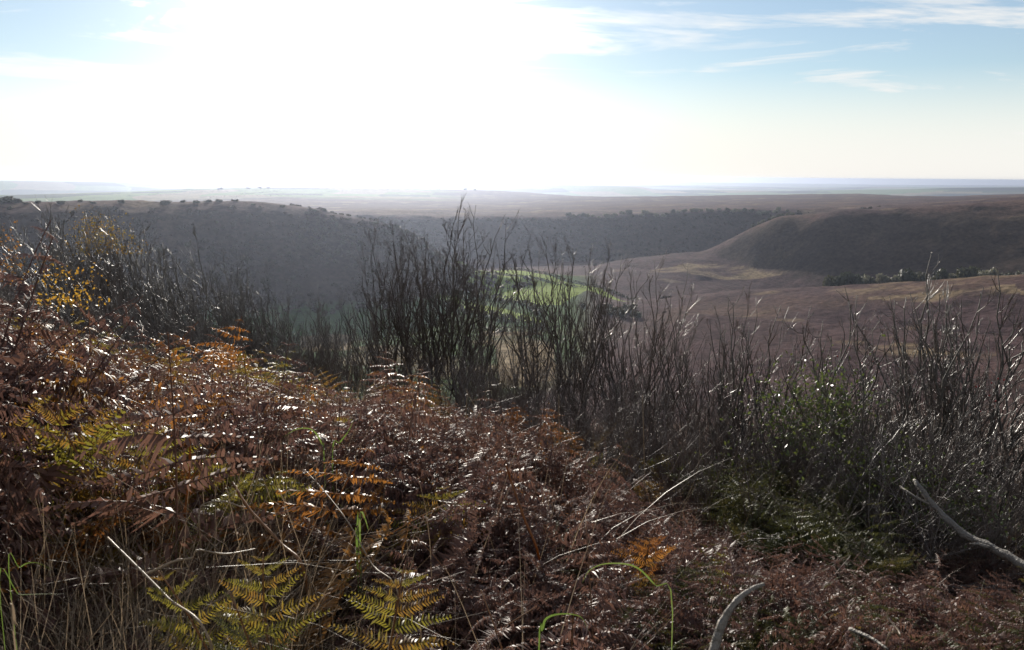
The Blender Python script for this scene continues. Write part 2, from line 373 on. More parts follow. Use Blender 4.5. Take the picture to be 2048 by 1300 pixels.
def build_land():
    azs = np.concatenate([np.linspace(R(-75), R(-37), 60)[:-1], np.linspace(R(-37), R(37), 700), np.linspace(R(37), R(75), 60)[1:]])
    ds = np.concatenate([np.linspace(0.15, 14, 60)[:-1], np.geomspace(14, 330, 70)[:-1], np.linspace(330, 1500, 270)[:-1], np.geomspace(1500, 9500, 120)[:-1], np.geomspace(9500, 32000, 50)])
    A, D = np.meshgrid(azs, ds)
    # the fan starts behind the camera so that the land goes on under and behind it
    X = np.sin(A) * D; Y = np.cos(A) * D
    back = 9.0 * np.clip(1 - D / 60, 0, 1)
    Y = Y - back * (1 - sstep(D, 0, 60)); X = X * (1 + 6 * np.exp(-D / 6.0))
    Z = land(X, Y)
    nr, nc = X.shape
    V = np.stack([X, Y, Z], -1).reshape(-1, 3)
    i = np.arange(nr - 1)[:, None] * nc + np.arange(nc - 1)[None, :]
    F = np.stack([i, i + 1, i + 1 + nc, i + nc], -1).reshape(-1, 4)
    me = mesh_np('ground', V, F, M_LAND, True)
    x, y, z = V[:, 0], V[:, 1], V[:, 2]; d = np.hypot(x, y)
    n1_ = fbm(x / 120, y / 120, 4); n2_ = fbm(x / 45 + 40, y / 28, 4); n3_ = fbm(x / 400 + 3, y / 400, 3)
    C = np.zeros((len(V), 3))
    heath = np.array([.068, .042, .041]); pale = np.array([.20, .145, .085]); brack = np.array([.095, .058, .042]); green = np.array([.20, .25, .05]); lush = np.array([.045, .085, .022])
    C[:] = heath
    def mixin(c, w): 
        w = np.clip(w, 0, 1)[:, None]; C[:] = C * (1 - w) + np.array(c) * w
    mixin(brack, 0.8 * sstep(n1_, -.15, .35))
    mixin(pale, 0.55 * sstep(n2_ + 0.4 * n1_, .30, .62) * sstep(d, 200, 320))
    # the steep hillsides carry dark scrub and bracken
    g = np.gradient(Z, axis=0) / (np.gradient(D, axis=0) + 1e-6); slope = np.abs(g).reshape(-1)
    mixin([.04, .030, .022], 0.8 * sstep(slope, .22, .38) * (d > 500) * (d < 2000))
    # pale grass on the valley's lobes
    for poly in (wpoly((1290, 545), (1400, 523), (1520, 535), (1590, 543), (1560, 552), (1400, 552)), wpoly((1700, 592), (1850, 583), (2048, 566), (2100, 590), (1900, 602), (1750, 597)), wpoly((1500, 690), (1900, 700), (2048, 720), (1800, 725))):
        cx_, cy_ = np.mean([q[0] for q in poly]), np.mean([q[1] for q in poly])
        px = x + 22 * n2_; py = y + 22 * n1_
        mixin(pale * 1.05, .95 * pip(px, py, poly) * sstep(n2_ + .5 * fbm(x / 26, y / 5, 3), -.25, .45))
    # floor of the valley on the left is pasture, greener against the hill
    fl = sstep(-z, 108, 115) * (d > 330) * (d < 960) * (1 - sstep(np.arctan2(x, y), az_t(1130, 600)[0], az_t(1210, 600)[0]))
    mixin(lush, .9 * fl)
    mixin(pale * .9, .8 * fl * sstep(n2_, .0, .3) * (1 - sstep(d, 560, 640)))
    fields = [wpoly((936, 547), (1000, 550), (1085, 562), (1180, 576), (1168, 584), (1145, 594), (1120, 611), (1060, 609), (1000, 598), (960, 585), (930, 570)),
              wpoly((985, 540), (1030, 541), (1110, 556), (1200, 577), (1270, 603), (1240, 602), (1190, 585), (1100, 562), (1000, 547)),
              wpoly((870, 592), (905, 590), (1010, 618), (1085, 640), (1080, 650), (1000, 634), (900, 608)),
              wpoly((910, 524), (925, 522), (990, 545), (980, 552), (935, 543))]
    rough_ = np.ones(len(V))
    for poly in fields:
        q = pip(x, y, poly); mixin(green, q * 1.0); rough_[q] = .22
    for poly in (wpoly((600, 672), (700, 668), (705, 700), (600, 702)), wpoly((960, 664), (1080, 664), (1090, 672), (960, 672)), wpoly((990, 690), (1110, 690), (1110, 760), (1000, 760))): mixin(pale * 1.2, pip(x, y, poly) * .9)
    # farmland beyond the moor: a patchwork of fields
    farm = np.maximum(sstep(d, 5200, 6500), sstep(d, 2600, 3200) * (1 - sstep(np.arctan2(x, y), az_t(820, 380)[0], az_t(960, 380)[0])))
    ang = .35; fx = (x * math.cos(ang) + y * math.sin(ang)); fy = (-x * math.sin(ang) + y * math.cos(ang))
    sc_ = np.where(d > 5500, 420., 230.)
    cell = _T[(np.floor(fx / sc_ + .35 * np.sin(fy / sc_)).astype(int)) & 255, (np.floor(fy / (sc_ * 1.4)).astype(int)) & 255]
    fc = np.where((cell < .45)[:, None], np.array([.12, .17, .05]), np.where((cell < .75)[:, None], np.array([.20, .17, .09]), np.array([.05, .07, .03])))
    w = farm[:, None]; C[:] = C * (1 - w) + fc * w
    wood = farm * sstep(fbm(x / 900, y / 900, 3), .12, .3) * (d > 5500); mixin([.03, .035, .025], wood)
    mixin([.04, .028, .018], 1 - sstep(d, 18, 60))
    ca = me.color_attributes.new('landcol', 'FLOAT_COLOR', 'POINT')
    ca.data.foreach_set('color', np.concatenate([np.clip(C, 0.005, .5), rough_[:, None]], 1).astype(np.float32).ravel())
    return tag(obj('ground', me), kind='structure')
build_land()

# haze ------------------------------------------------------------------
def build_haze():
    m, t, out = new_mat('haze')
    pv = N(t, 'ShaderNodeVolumePrincipled')
    pv.inputs['Color'].default_value = (0.40, 0.455, 0.59, 1); pv.inputs['Density'].default_value = 0.80e-4; pv.inputs['Anisotropy'].default_value = 0.70
    t.links.new(pv.outputs[0], out.inputs['Volume'])
    x0, x1, y0, y1, z0, z1 = -40000, 40000, -200, 34000, -360, 7
    v = [(x, y, z) for z in (z0, z1) for y in (y0, y1) for x in (x0, x1)]
    f = [(0, 2, 3, 1), (4, 5, 7, 6), (0, 1, 5, 4), (2, 6, 7, 3), (0, 4, 6, 2), (1, 3, 7, 5)]
    return tag(obj('haze', mesh_np('haze', v, f, m)), kind='stuff')
build_haze()

# ------------------------------------------------------------------ plant materials
M_DEAD = leaf_mat('dead_bracken', [(.06, .031, .027), (.115, .060, .048), (.165, .085, .058), (.13, .070, .060), (.25, .135, .07)], rough=0.49, spec=0.33, transl=0.36, noise=6)
M_RUST = leaf_mat('rusty_bracken', [(.20, .075, .02), (.30, .12, .025), (.24, .13, .03)], rough=0.42, spec=0.5, transl=0.5, noise=6)
M_FERN = leaf_mat('yellow_green_bracken', [(.15, .135, .02), (.21, .175, .025), (.25, .13, .025), (.12, .13, .028)], rough=0.42, spec=0.5, transl=0.5, noise=5)
M_GREENF = leaf_mat('green_bracken', [(.04, .045, .015), (.07, .07, .02), (.12, .09, .028)], rough=0.5, spec=0.3, transl=0.35, noise=5)
M_STALK = leaf_mat('bracken_stalk', [(.10, .045, .02), (.20, .085, .03), (.14, .07, .03)], rough=0.5, spec=0.4, transl=0, noise=12)
M_BARK = leaf_mat('dark_bark', [(.035, .025, .020), (.062, .045, .035), (.09, .068, .052)], rough=0.42, spec=0.6, transl=0, noise=25)
M_TWIG = leaf_mat('glossy_twig', [(.045, .030, .025), (.075, .05, .04), (.11, .078, .058)], rough=0.4, spec=0.8, transl=0, noise=25)
M_PALEBARK = leaf_mat('lichened_bark', [(.045, .038, .032), (.085, .074, .063), (.04, .034, .03)], rough=0.6, spec=0.3, transl=0, noise=30)
M_WHIP = leaf_mat('glossy_sunlit_bark', [(.07, .06, .052), (.13, .115, .10), (.18, .16, .14)], rough=0.42, spec=0.55, transl=0, noise=25)  # colour lightened to stand in for sun glinting on the windswept stems
M_DRY = leaf_mat('dry_grass', [(.15, .10, .06), (.30, .22, .14), (.22, .16, .105)], rough=0.45, spec=0.5, transl=0.3, noise=6)
M_GRASS = leaf_mat('green_grass', [(.075, .12, .025), (.11, .16, .03), (.13, .16, .05)], rough=0.4, spec=0.5, transl=0.55, noise=8)
M_LEAF = leaf_mat('glossy_green_leaf', [(.06, .085, .022), (.11, .13, .03), (.22, .19, .035)], rough=0.3, spec=0.6, transl=0.42, noise=12)
M_YLEAF = leaf_mat('yellow_leaf', [(.36, .24, .03), (.45, .30, .03), (.32, .14, .025)], rough=0.4, spec=0.5, transl=0.55, noise=14)
M_BERRY = leaf_mat('red_berry', [(.22, .02, .015), (.30, .03, .02)], rough=0.25, spec=0.6, transl=0, noise=10)
M_WOOD = leaf_mat('weathered_wood', [(.11, .092, .075), (.19, .165, .14), (.14, .12, .10)], rough=0.65, spec=0.4, transl=0, noise=18)
M_CROWN = leaf_mat('dark_scrub_leaf', [(.035, .04, .02), (.055, .055, .026), (.075, .065, .03)], rough=0.6, spec=0.3, transl=0.25, noise=.3)
M_PALECROWN = leaf_mat('pale_willow_leaf', [(.12, .12, .08), (.16, .15, .10), (.10, .11, .07)], rough=0.6, spec=0.3, transl=0.4, noise=.3)
M_SCRUB = leaf_mat('hillside_scrub', [(.034, .026, .019), (.055, .038, .027), (.075, .053, .036), (.052, .046, .027), (.04, .035, .022)], rough=0.7, spec=0.2, transl=0.2, noise=.3)
M_WOOL = leaf_mat('dark_fleece', [(.08, .07, .06), (.12, .11, .10)], rough=0.9, spec=0.1, transl=0, noise=5)

def add_grain(m, scale, strength, dist):
    t = m.node_tree; p = [n for n in t.nodes if n.type == 'BSDF_PRINCIPLED'][0]; tc = N(t, 'ShaderNodeTexCoord'); nz = N(t, 'ShaderNodeTexNoise'); nz.inputs['Scale'].default_value = scale; nz.inputs['Detail'].default_value = 6
    bp = N(t, 'ShaderNodeBump'); bp.inputs['Strength'].default_value = strength; bp.inputs['Distance'].default_value = dist
    t.links.new(tc.outputs['Object'], nz.inputs['Vector']); t.links.new(nz.outputs[0], bp.inputs['Height']); t.links.new(bp.outputs[0], p.inputs['Normal'])
add_grain(M_WOOD, 70, 1.0, .02); add_grain(M_BARK, 60, .8, .01); add_grain(M_PALEBARK, 60, .8, .01)

# ------------------------------------------------------------------ ferns
def pinna_arr(seed, n=15, curl=0.3, droop=0.25, gap=0.0, width=0.24, wild=0.0, wf=1.0):
    """one side branch of a frond, unit long along +x, leaflets to both sides; returns verts, faces"""
    r = np.random.default_rng(seed); mb = MB()
    s = np.linspace(0, 1, 7); sw = (r.random() - .5) * .25
    mid = np.stack([s, sw * s * s, -droop * s * s], -1)
    mb.tube(mid, .009 * (1.1 - s), 3, False)
    for i in range(n):
        si = (i + .6) / (n + .3)
        c = np.array([si, sw * si * si, -droop * si * si])
        L = width * (1 - si) ** .75 * (0.75 + .3 * min(1, si * 6)) + .02
        w = .95 / n * .5 * wf
        for sg in (-1, 1):
            if r.random() < gap: continue
            l = L * (.85 + .3 * r.random()); a = R(68 + 14 * (r.random() - .5))
            dx, dy = math.cos(a), sg * math.sin(a)
            cu = curl * (1 + 1.2 * (r.random() - .5)) + wild * (r.random() - .5)
            tw = wild * (r.random() - .5) * .8
            pts = []
            for q, ww in ((0, .8), (.55, 1.0), (1, .0)):
                h = -cu * l * q * q * 1.4; ll = l * q * (1 - .25 * abs(cu) * q)
                px = c + np.array([dx * ll, dy * ll, h])
                if ww == 0: pts.append(px)
                else:
                    pts.append(px + np.array([-w * ww, 0, tw * w * 2 * q])); pts.append(px + np.array([w * ww, 0, -tw * w * 2 * q]))
            mb.add(pts, [(0, 1, 3, 2), (2, 3, 4)])
    return mb.arrays()

def frond_plan(seed, pairs=10, bare=.34, arch=.3, ang=75, hang=0.0, plen=.36, jitter=.25, roll=.0):
    """stalk points and placements (matrix) of pinnae for a frond of unit height"""
    r = np.random.default_rng(seed)
    s = np.linspace(0, 1, 12); k = r.random() * .12 - .06
    st = np.stack([arch * s ** 2.2 * .8, k * np.sin(s * 3), s * (1 - .18 * arch * s * s)], -1)
    pl = []
    for i in range(pairs):
        u = i / (pairs - 1 + .0); si = bare + (.97 - bare) * u ** .85
        p = np.array([np.interp(si, s, st[:, j]) for j in range(3)])
        tg = np.array([np.interp(min(1, si + .04), s, st[:, j]) - np.interp(si - .04, s, st[:, j]) for j in range(3)]); tg /= np.linalg.norm(tg)
        L = plen * (1 - u) ** .8 * (.8 + .4 * min(1, u * 5)) + .035
        for sg in (-1, 1):
            a = R(ang + (r.random() - .5) * 20)
            side = np.array([0, sg, 0.0])
            d = side * math.sin(a) + tg * math.cos(a)
            d = d + np.array([(r.random() - .5) * jitter, 0, (r.random() - .5) * jitter - hang * (.5 + r.random())]); d /= np.linalg.norm(d)
            nrm = np.cross(np.cross(d, tg), d)            # leaflets lie across the stalk's plane
            nb = np.array([1.0, 0, .55]) + r.normal(0, roll, 3)
            nrm = nb - d * np.dot(nb, d); nrm /= np.linalg.norm(nrm)
            y = np.cross(nrm, d)
            m = np.eye(4); m[:3, 0] = d * L; m[:3, 1] = y * L; m[:3, 2] = nrm * L; m[:3, 3] = p
            pl.append(m)
    return st, pl

PINNA = {
    'dead': [pinna_arr(s, 19, .9, .35 + .25 * (s % 3), .14, .14, 2.6, .9) for s in range(6)],
    'fern': [pinna_arr(20 + s, 17, .45, .35, .06, .19, 1.1, .62) for s in range(4)],
}
def frond_mesh(seed, mat, kind='dead', **kw):
    """a whole frond as one mesh: used for the mass of bracken"""
    st, pl = frond_plan(seed, **kw); mb = MB()
    mb.tube(st, np.linspace(.0045, .0013, len(st)), 4, False)
    for i, m in enumerate(pl):
        v, f = PINNA[kind][(seed + i) % len(PINNA[kind])]
        mb.add(v @ m[:3, :3].T + m[:3, 3], f)
    return mb.mesh('frond', mat, False)

PINNA_ME = {}
def pinna_me(kind, i, mat):
    k = (kind, i, mat.name)
    if k not in PINNA_ME: PINNA_ME[k] = mesh_np('pinna', *PINNA[kind][i], mat)
    return PINNA_ME[k]
STALK_ME = {}
def fern_thing(name, label, cat, group, loc, h, rotz, tilt, seed, mat, kind='fern', stalk=None, **kw):
    """a frond one can pick out: stalk and each pinna a mesh of its own"""
    root = obj(name, None, loc=loc, rot=Euler((tilt[0], tilt[1], rotz)), scale=h)
    tag(root, label, cat, group)
    st, pl = frond_plan(seed, **kw)
    mb = MB(); mb.tube(st, np.linspace(.006, .0018, len(st)), 5, True)
    obj('stalk', mb.mesh('stalk', stalk or M_STALK), root)
    for i, m in enumerate(pl):
        o = obj('pinna', pinna_me(kind, (seed + i) % len(PINNA[kind]), mat), root)
        o.matrix_local = Matrix(m.tolist())
    return root

# ------------------------------------------------------------------ scattering masses with geometry nodes
def scatter(name, pts, rots, scls, protos, label, cat, real=False):
    me = bpy.data.meshes.new(name); n = len(pts)
    me.vertices.add(n); me.vertices.foreach_set('co', np.asarray(pts, np.float32).ravel())
    a = me.attributes.new('rot', 'FLOAT_VECTOR', 'POINT'); a.data.foreach_set('vector', np.asarray(rots, np.float32).ravel())
    a = me.attributes.new('scl', 'FLOAT', 'POINT'); a.data.foreach_set('value', np.asarray(scls, np.float32))
    a = me.attributes.new('idx', 'INT', 'POINT'); a.data.foreach_set('value', rng.integers(0, len(protos), n).astype(np.int32))
    o = obj(name, me)
    ng = bpy.data.node_groups.new(name, 'GeometryNodeTree')
    ng.interface.new_socket('Geometry', in_out='INPUT', socket_type='NodeSocketGeometry')
    ng.interface.new_socket('Geometry', in_out='OUTPUT', socket_type='NodeSocketGeometry')
    gi = ng.nodes.new('NodeGroupInput'); go = ng.nodes.new('NodeGroupOutput')
    iop = ng.nodes.new('GeometryNodeInstanceOnPoints'); iop.inputs['Pick Instance'].default_value = True
    jn = ng.nodes.new('GeometryNodeJoinGeometry')
    for pm in protos:
        po = bpy.data.objects.new(name + '_source', pm)
        oi = ng.nodes.new('GeometryNodeObjectInfo'); oi.inputs['Object'].default_value = po; oi.inputs['As Instance'].default_value = True
        ng.links.new(oi.outputs['Geometry'], jn.inputs[0])
    def attr(nm, typ):
        q = ng.nodes.new('GeometryNodeInputNamedAttribute'); q.data_type = typ; q.inputs['Name'].default_value = nm
        return q.outputs['Attribute']
    ng.links.new(gi.outputs[0], iop.inputs['Points']); ng.links.new(jn.outputs[0], iop.inputs['Instance'])
    ng.links.new(attr('idx', 'INT'), iop.inputs['Instance Index'])
    e2r = ng.nodes.new('FunctionNodeEulerToRotation'); ng.links.new(attr('rot', 'FLOAT_VECTOR'), e2r.inputs[0])
    ng.links.new(e2r.outputs[0], iop.inputs['Rotation']); ng.links.new(attr('scl', 'FLOAT'), iop.inputs['Scale'])
    if real:
        rl = ng.nodes.new('GeometryNodeRealizeInstances'); ng.links.new(iop.outputs[0], rl.inputs[0]); ng.links.new(rl.outputs[0], go.inputs[0])
    else: ng.links.new(iop.outputs[0], go.inputs[0])
    md = o.modifiers.new('scatter', 'NODES'); md.node_group = ng
    return tag(o, label, cat, kind='stuff')

def pix(x, y, z):
    """pixel of the photograph under which a point of the place is seen"""
    p = np.stack([x, y, z - EYE], -1) @ CR
    return 1024 + FPX * p[..., 0] / -p[..., 2], 650 - FPX * p[..., 1] / -p[..., 2]

# extent and height of the bracken, in metres over the bank (x to the right, y ahead)
def bracken_far(x, y):
    """how far ahead the bracken reaches along this bearing"""
    a = np.degrees(np.arctan2(x, y))
    return np.interp(a, [-60, -35, -25, -15, -8, -3, 3, 8, 15, 25, 40], [7.6, 7.0, 6.8, 6.8, 6.8, 6.8, 6.6, 6.6, 6.4, 6.2, 6.0])
def bracken_high(x, y):
    a = np.degrees(np.arctan2(x, y))
    return np.interp(a, [-60, -33, -25, -20, -12, -6, -1, 5, 13, 23, 40], [1.25, 1.2, 1.04, .92, .78, .66, .58, .54, .50, .52, .55])

def bank_points(n, r0=0.9, rmax=10.5, amin=-46, amax=46, far=bracken_far):
    a = np.radians(rng.uniform(amin, amax, n)); d = np.sqrt(rng.uniform(r0 * r0, rmax * rmax, n))
    x = np.sin(a) * d; y = np.cos(a) * d
    k = d < far(x, y) * (1 + .08 * (rng.random(n) - .5))
    return x[k], y[k]

def clear_view(x, y):
    """True where the bracken has been thinned in front of the ferns that still stand green"""
    u_, _ = pix(x, y, land(x, y) + .4); d = np.hypot(x, y); q = rng.random(len(x))
    return ((u_ > 350) & (u_ < 740) & (d < 2.6) & (q < .85)) | ((u_ > 0) & (u_ < 420) & (d < 3.2) & (d > 1.9) & (q < .75)) | ((u_ < 800) & (d < 2.6) & (q < .6))
def build_bracken():
    dead = [frond_mesh(100 + i, M_DEAD, 'dead', pairs=12, bare=.2 + .03 * (i % 4), arch=[.1, .25, .5, .15, .35, .7, .2, .4][i], ang=66, hang=.15 + .12 * (i % 3), plen=.225 + .02 * (i % 3), jitter=.9, roll=.7) for i in range(8)]
    x, y = bank_points(20000)
    u_, _ = pix(x, y, land(x, y) + .5)
    # thinner where the green bracken takes over in the right-hand corner
    k = rng.random(len(x)) < np.interp(u_, [0, 1250, 1500, 2048], [1, 1, .85, .75])
    k &= ~clear_view(x, y)
    x, y = x[k], y[k]; z = land(x, y); n = len(x)
    h = bracken_high(x, y) * rng.uniform(.55, 1.12, n); dd = np.hypot(x, y)
    h *= np.interp(dd, [.9, 1.6, 2.6], [.5, .75, 1.0])
    edge = np.interp(np.degrees(np.arctan2(x, y)), [-60, -35, -25, -15, -8, -3, 3, 8, 15, 25, 40], [7.4, 6.6, 6.2, 5.9, 5.5, 5.2, 4.6, 4.0, 3.7, 3.6, 3.6])
    h *= np.interp(dd - edge, [-.6, .4, 2], [1, .55, .45])
    h *= 1 + .38 * fbm(x * .75 + 3, y * .75, 2)
    uu, _ = pix(x, y, z + .4); h = np.where((uu > 340) & (uu < 760) & (dd < 3.4), h * .62, h); h = np.where((uu < 800) & (dd < 2.5), np.minimum(h, .55), h); h = np.where((uu > 20) & (uu < 420) & (dd > 2.9) & (dd < 4.2), h * .75, h)
    low = rng.random(n) < .28; h = np.where(low, h * .55, h)
    tilt = np.radians(rng.gamma(1.6, 9, n)); td = rng.uniform(0, 2 * math.pi, n)
    rots = np.stack([np.cos(td) * tilt, np.sin(td) * tilt, rng.uniform(0, 2 * math.pi, n)], -1)
    scatter('dead_bracken_mass', np.stack([x, y, z - .02], -1), rots, h * 1.05, dead, 'tangled mass of dark reddish brown dead bracken covering the near bank', 'bracken')
    # rust coloured fronds mixed in on the left
    rust = [frond_mesh(140 + i, M_RUST, 'dead', pairs=9, bare=.3, arch=.4 + .2 * i, ang=68, hang=.15, plen=.33, jitter=.35) for i in range(3)]
    x, y = bank_points(520, 1.6, 9, -40, 10); z = land(x, y); n = len(x)
    k = (fbm(x * 1.4, y * 1.4, 2) > 0.05) & ~clear_view(x, y); x, y, z = x[k], y[k], z[k]; n = len(x)
    h = bracken_high(x, y) * rng.uniform(.7, 1.12, n)
    scatter('rusty_bracken_mass', np.stack([x, y, z], -1), np.stack([rng.normal(0, .2, n), rng.normal(0, .2, n), rng.uniform(0, 6.28, n)], -1), h, rust, 'orange rust tinted bracken fronds mixed through the left bank', 'bracken')
    # olive green bracken still alive: right-hand corner, and low in the middle
    grn = [frond_mesh(160 + i, M_GREENF, 'fern', pairs=10, bare=.2, arch=.6 + .15 * i, ang=72, hang=.05, plen=.36, jitter=.25) for i in range(4)]
    x, y = bank_points(2600, 1.5, 7.5, 4, 44, lambda a, b: np.full(len(a), 5.4)); z = land(x, y)
    k = fbm(x * 1.3 + 5, y * 1.3, 2) > -.02; x, y = x[k], y[k]
    x2, y2 = bank_points(420, 1.35, 2.8, 9, 42); x = np.concatenate([x, x2]); y = np.concatenate([y, y2]); z = land(x, y); n = len(x)
    scatter('green_bracken_mass', np.stack([x, y, z], -1), np.stack([rng.normal(0, .35, n), rng.normal(0, .35, n), rng.uniform(0, 6.28, n)], -1), rng.uniform(.28, .56, n), grn, 'low dark green bracken growing in the right corner beneath bare shrubs', 'bracken')
    yel = [frond_mesh(180 + i, M_FERN, 'fern', pairs=10, bare=.25, arch=.5 + .2 * i, ang=72, hang=.08, plen=.36, jitter=.3) for i in range(4)]
    x, y = bank_points(800, 1.3, 7, -38, 12); z = land(x, y)
    k = fbm(x * 1.1 + 15, y * 1.1, 2) > .12; x, y = x[k], y[k]
    x2, y2 = bank_points(70, 1.4, 3.2, 6, 42); x = np.concatenate([x, x2]); y = np.concatenate([y, y2]); z = land(x, y); n = len(x)
    h = bracken_high(x, y) * rng.uniform(.6, .95, n)
    scatter('yellowing_bracken_mass', np.stack([x, y, z], -1), np.stack([rng.normal(0, .2, n), rng.normal(0, .2, n), rng.uniform(0, 6.28, n)], -1), h, yel, 'patches of olive yellow bracken among the dead brown fronds', 'bracken')
build_bracken()

def tuft_mesh(seed, mat, nb=22, spread=.35, bend=.5, w=.0028):
    r = np.random.default_rng(seed); mb = MB()
    for i in range(nb):
        a = r.random() * 6.28; L = .5 + .6 * r.random(); b = bend * (r.random() ** 1.3); b0 = r.random() * 6.28
        base = np.array([math.cos(b0), math.sin(b0), 0]) * .06 * r.random()
        s = np.linspace(0, 1, 8); o = spread * r.random()
        p = base + np.stack([np.cos(a) * (o * s + b * s ** 2.5) * L, np.sin(a) * (o * s + b * s ** 2.5) * L, L * (s - .55 * b * s ** 3)], -1)
        ww = w * (1.15 - s)[:, None]; q = np.array([-math.sin(a), math.cos(a), 0])
        v = np.concatenate([p - q * ww, p + q * ww]); m = len(s)
        mb.add(v, [(j, j + 1, m + j + 1, m + j) for j in range(m - 1)])
    return mb.mesh('tuft', mat, False)

def build_grass():
    dry = [tuft_mesh(i, M_DRY, 15, .4, .8) for i in range(6)]
    x, y = bank_points(3600, .8, 5.0, -44, 4); z = land(x, y)
    u_, v_ = pix(x, y, z + .35)
    k = rng.random(len(x)) < np.clip((v_ - 860) / 160, .05, 1) * np.interp(u_, [0, 480, 640, 800], [1, .9, .25, .06]); x, y, z = x[k], y[k], z[k]; n = len(x)
    scatter('dry_grass', np.stack([x, y, z], -1), np.stack([rng.normal(0, .3, n), rng.normal(0, .3, n), rng.uniform(0, 6.28, n)], -1), rng.uniform(.5, .95, n) * np.interp(np.hypot(x, y), [.8, 2.2], [.6, 1]), dry, 'pale dry grass stems tangled through the bracken at lower left', 'grass', True)
    x, y = bank_points(620, 1.2, 6.4, -44, 44); z = land(x, y); n = len(x)
    scatter('straw_stems', np.stack([x, y, z + .1], -1), np.stack([rng.normal(0, .7, n), rng.normal(0, .7, n), rng.uniform(0, 6.28, n)], -1), rng.uniform(.4, .8, n) * np.interp(np.degrees(np.arctan2(x, y)), [-20, 20], [1.05, .6]), [tuft_mesh(40 + i, M_DRY, 3, .5, .7, .0022) for i in range(5)], 'thin bleached straw stems scattered through the bracken', 'grass', True)
    grn = [tuft_mesh(20 + i, M_GRASS, 18, .4, .7, .0035) for i in range(3)]
    x, y = bank_points(300, .9, 3.6, -42, 6); z = land(x, y); u_, v_ = pix(x, y, z + .25)
    k = rng.random(len(x)) < np.clip((v_ - 980) / 200, 0, 1) * np.interp(u_, [0, 200, 420, 900], [1, .6, .45, .3]); x, y, z = x[k], y[k], z[k]; n = len(x)
    scatter('green_grass', np.stack([x, y, z], -1), np.stack([rng.normal(0, .25, n), rng.normal(0, .25, n), rng.uniform(0, 6.28, n)], -1), rng.uniform(.25, .5, n), grn, 'green grass tufts low down at the bottom left edge', 'grass', True)
build_grass()

# ------------------------------------------------------------------ bare shrubs
def stem_pair(seed, drift=.10, twigs=15, bushy=1.0, upright=1.0, thick=1.0, fork=0, forks=3):
    """one main stem of unit height and the twigs it carries"""
    r = np.random.default_rng(seed)
    n = 13; s = np.linspace(0, 1, n)
    wob = np.cumsum(r.normal(0, 1, (n, 2)), 0) * .008 * (drift / .2)
    st = np.stack([wob[:, 0] + drift * (s ** 1.5) * (r.random() - .5), wob[:, 1] + drift * (s ** 1.5) * (r.random() - .5), s], -1); st -= st[0]
    rad = thick * (.0041 * (1 - s) ** .8 + .0010)
    a = MB(); a.tube(st, rad, 5)
    b = MB()
    def knob(p, q):
        o = np.array([[1, 0, 0], [0, 1, 0], [-1, 0, 0], [0, -1, 0]]) * q
        b.add(np.concatenate([p + o, [p + [0, 0, 2.0 * q]], [p - [0, 0, 1.2 * q]]]), [(0, 1, 4), (1, 2, 4), (2, 3, 4), (3, 0, 4), (1, 0, 5), (2, 1, 5), (3, 2, 5), (0, 3, 5)])
    def twig(p, d, L, rd, depth):
        m = 5 if depth == 0 else 3; t = np.linspace(0, 1, m)[:, None]
        up = np.array([0, 0, 1.0]); bend = (.35 * upright) * L
        j = np.cumsum(r.normal(0, .02 * L, (m, 3)), 0); j[0] = 0
        pts = p + d * L * t + up * bend * t * t + j
        b.tube(pts, rd * (1.1 - .75 * t[:, 0]), 4 if depth == 0 else 3, False)
        if r.random() < .6: knob(pts[-1], rd * 1.3)
        if depth < 2:
            k = int((4 if depth == 0 else 1.3) * bushy * (.6 + .8 * r.random()))
            for i in range(k):
                f = .2 + .75 * r.random(); q = np.array([np.interp(f, t[:, 0], pts[:, c]) for c in range(3)])
                e = r.normal(0, 1, 3); dd = d * .9 + e / np.linalg.norm(e) * .6 + up * .35; dd /= np.linalg.norm(dd)
                twig(q, dd, L * (.28 + .3 * r.random()), rd * .62, depth + 1)
    def axis_twigs(pts, n_, L0, rd, f0):
        m = len(pts); ss = np.linspace(0, 1, m)
        for i in range(n_):
            f = f0 + (.97 - f0) * (i + r.random()) / n_; p = np.array([np.interp(f, ss, pts[:, c]) for c in range(3)])
            az = r.random() * 6.28; el = R(32 - fork + 38 * r.random())
            d = np.array([math.cos(az) * math.cos(el), math.sin(az) * math.cos(el), math.sin(el)])
            twig(p, d, L0 * (.35 + r.random()) * (1 - .62 * f), rd * (1 - .3 * f), 0)
    axis_twigs(st, twigs, .2, .0019 * thick, .15)
    for i in range(forks):
        f = .12 + .5 * (i + r.random()) / forks; p = np.array([np.interp(f, s, st[:, c]) for c in range(3)])
        az = r.random() * 6.28; ti = R(16 + 24 * r.random()); L = (1 - f) * (.6 + .4 * r.random()); q = np.linspace(0, 1, 9)
        out = L * (math.sin(ti) * q - .18 * q * q); wb = np.cumsum(r.normal(0, .009, (9, 2)), 0); wb[0] = 0
        br = p + np.stack([np.cos(az) * out + wb[:, 0], np.sin(az) * out + wb[:, 1], L * (math.cos(ti) * q + .06 * q * q)], -1)
        a.tube(br, thick * (.0030 * (1 - f * .5) * (1 - q) ** .8 + .001), 4)
        axis_twigs(br, max(4, twigs // 2), .2 * L, .0016 * thick, .12)
    knob(st[-1], .0022)
    return a.arrays(), b.arrays()
STEMS = {}
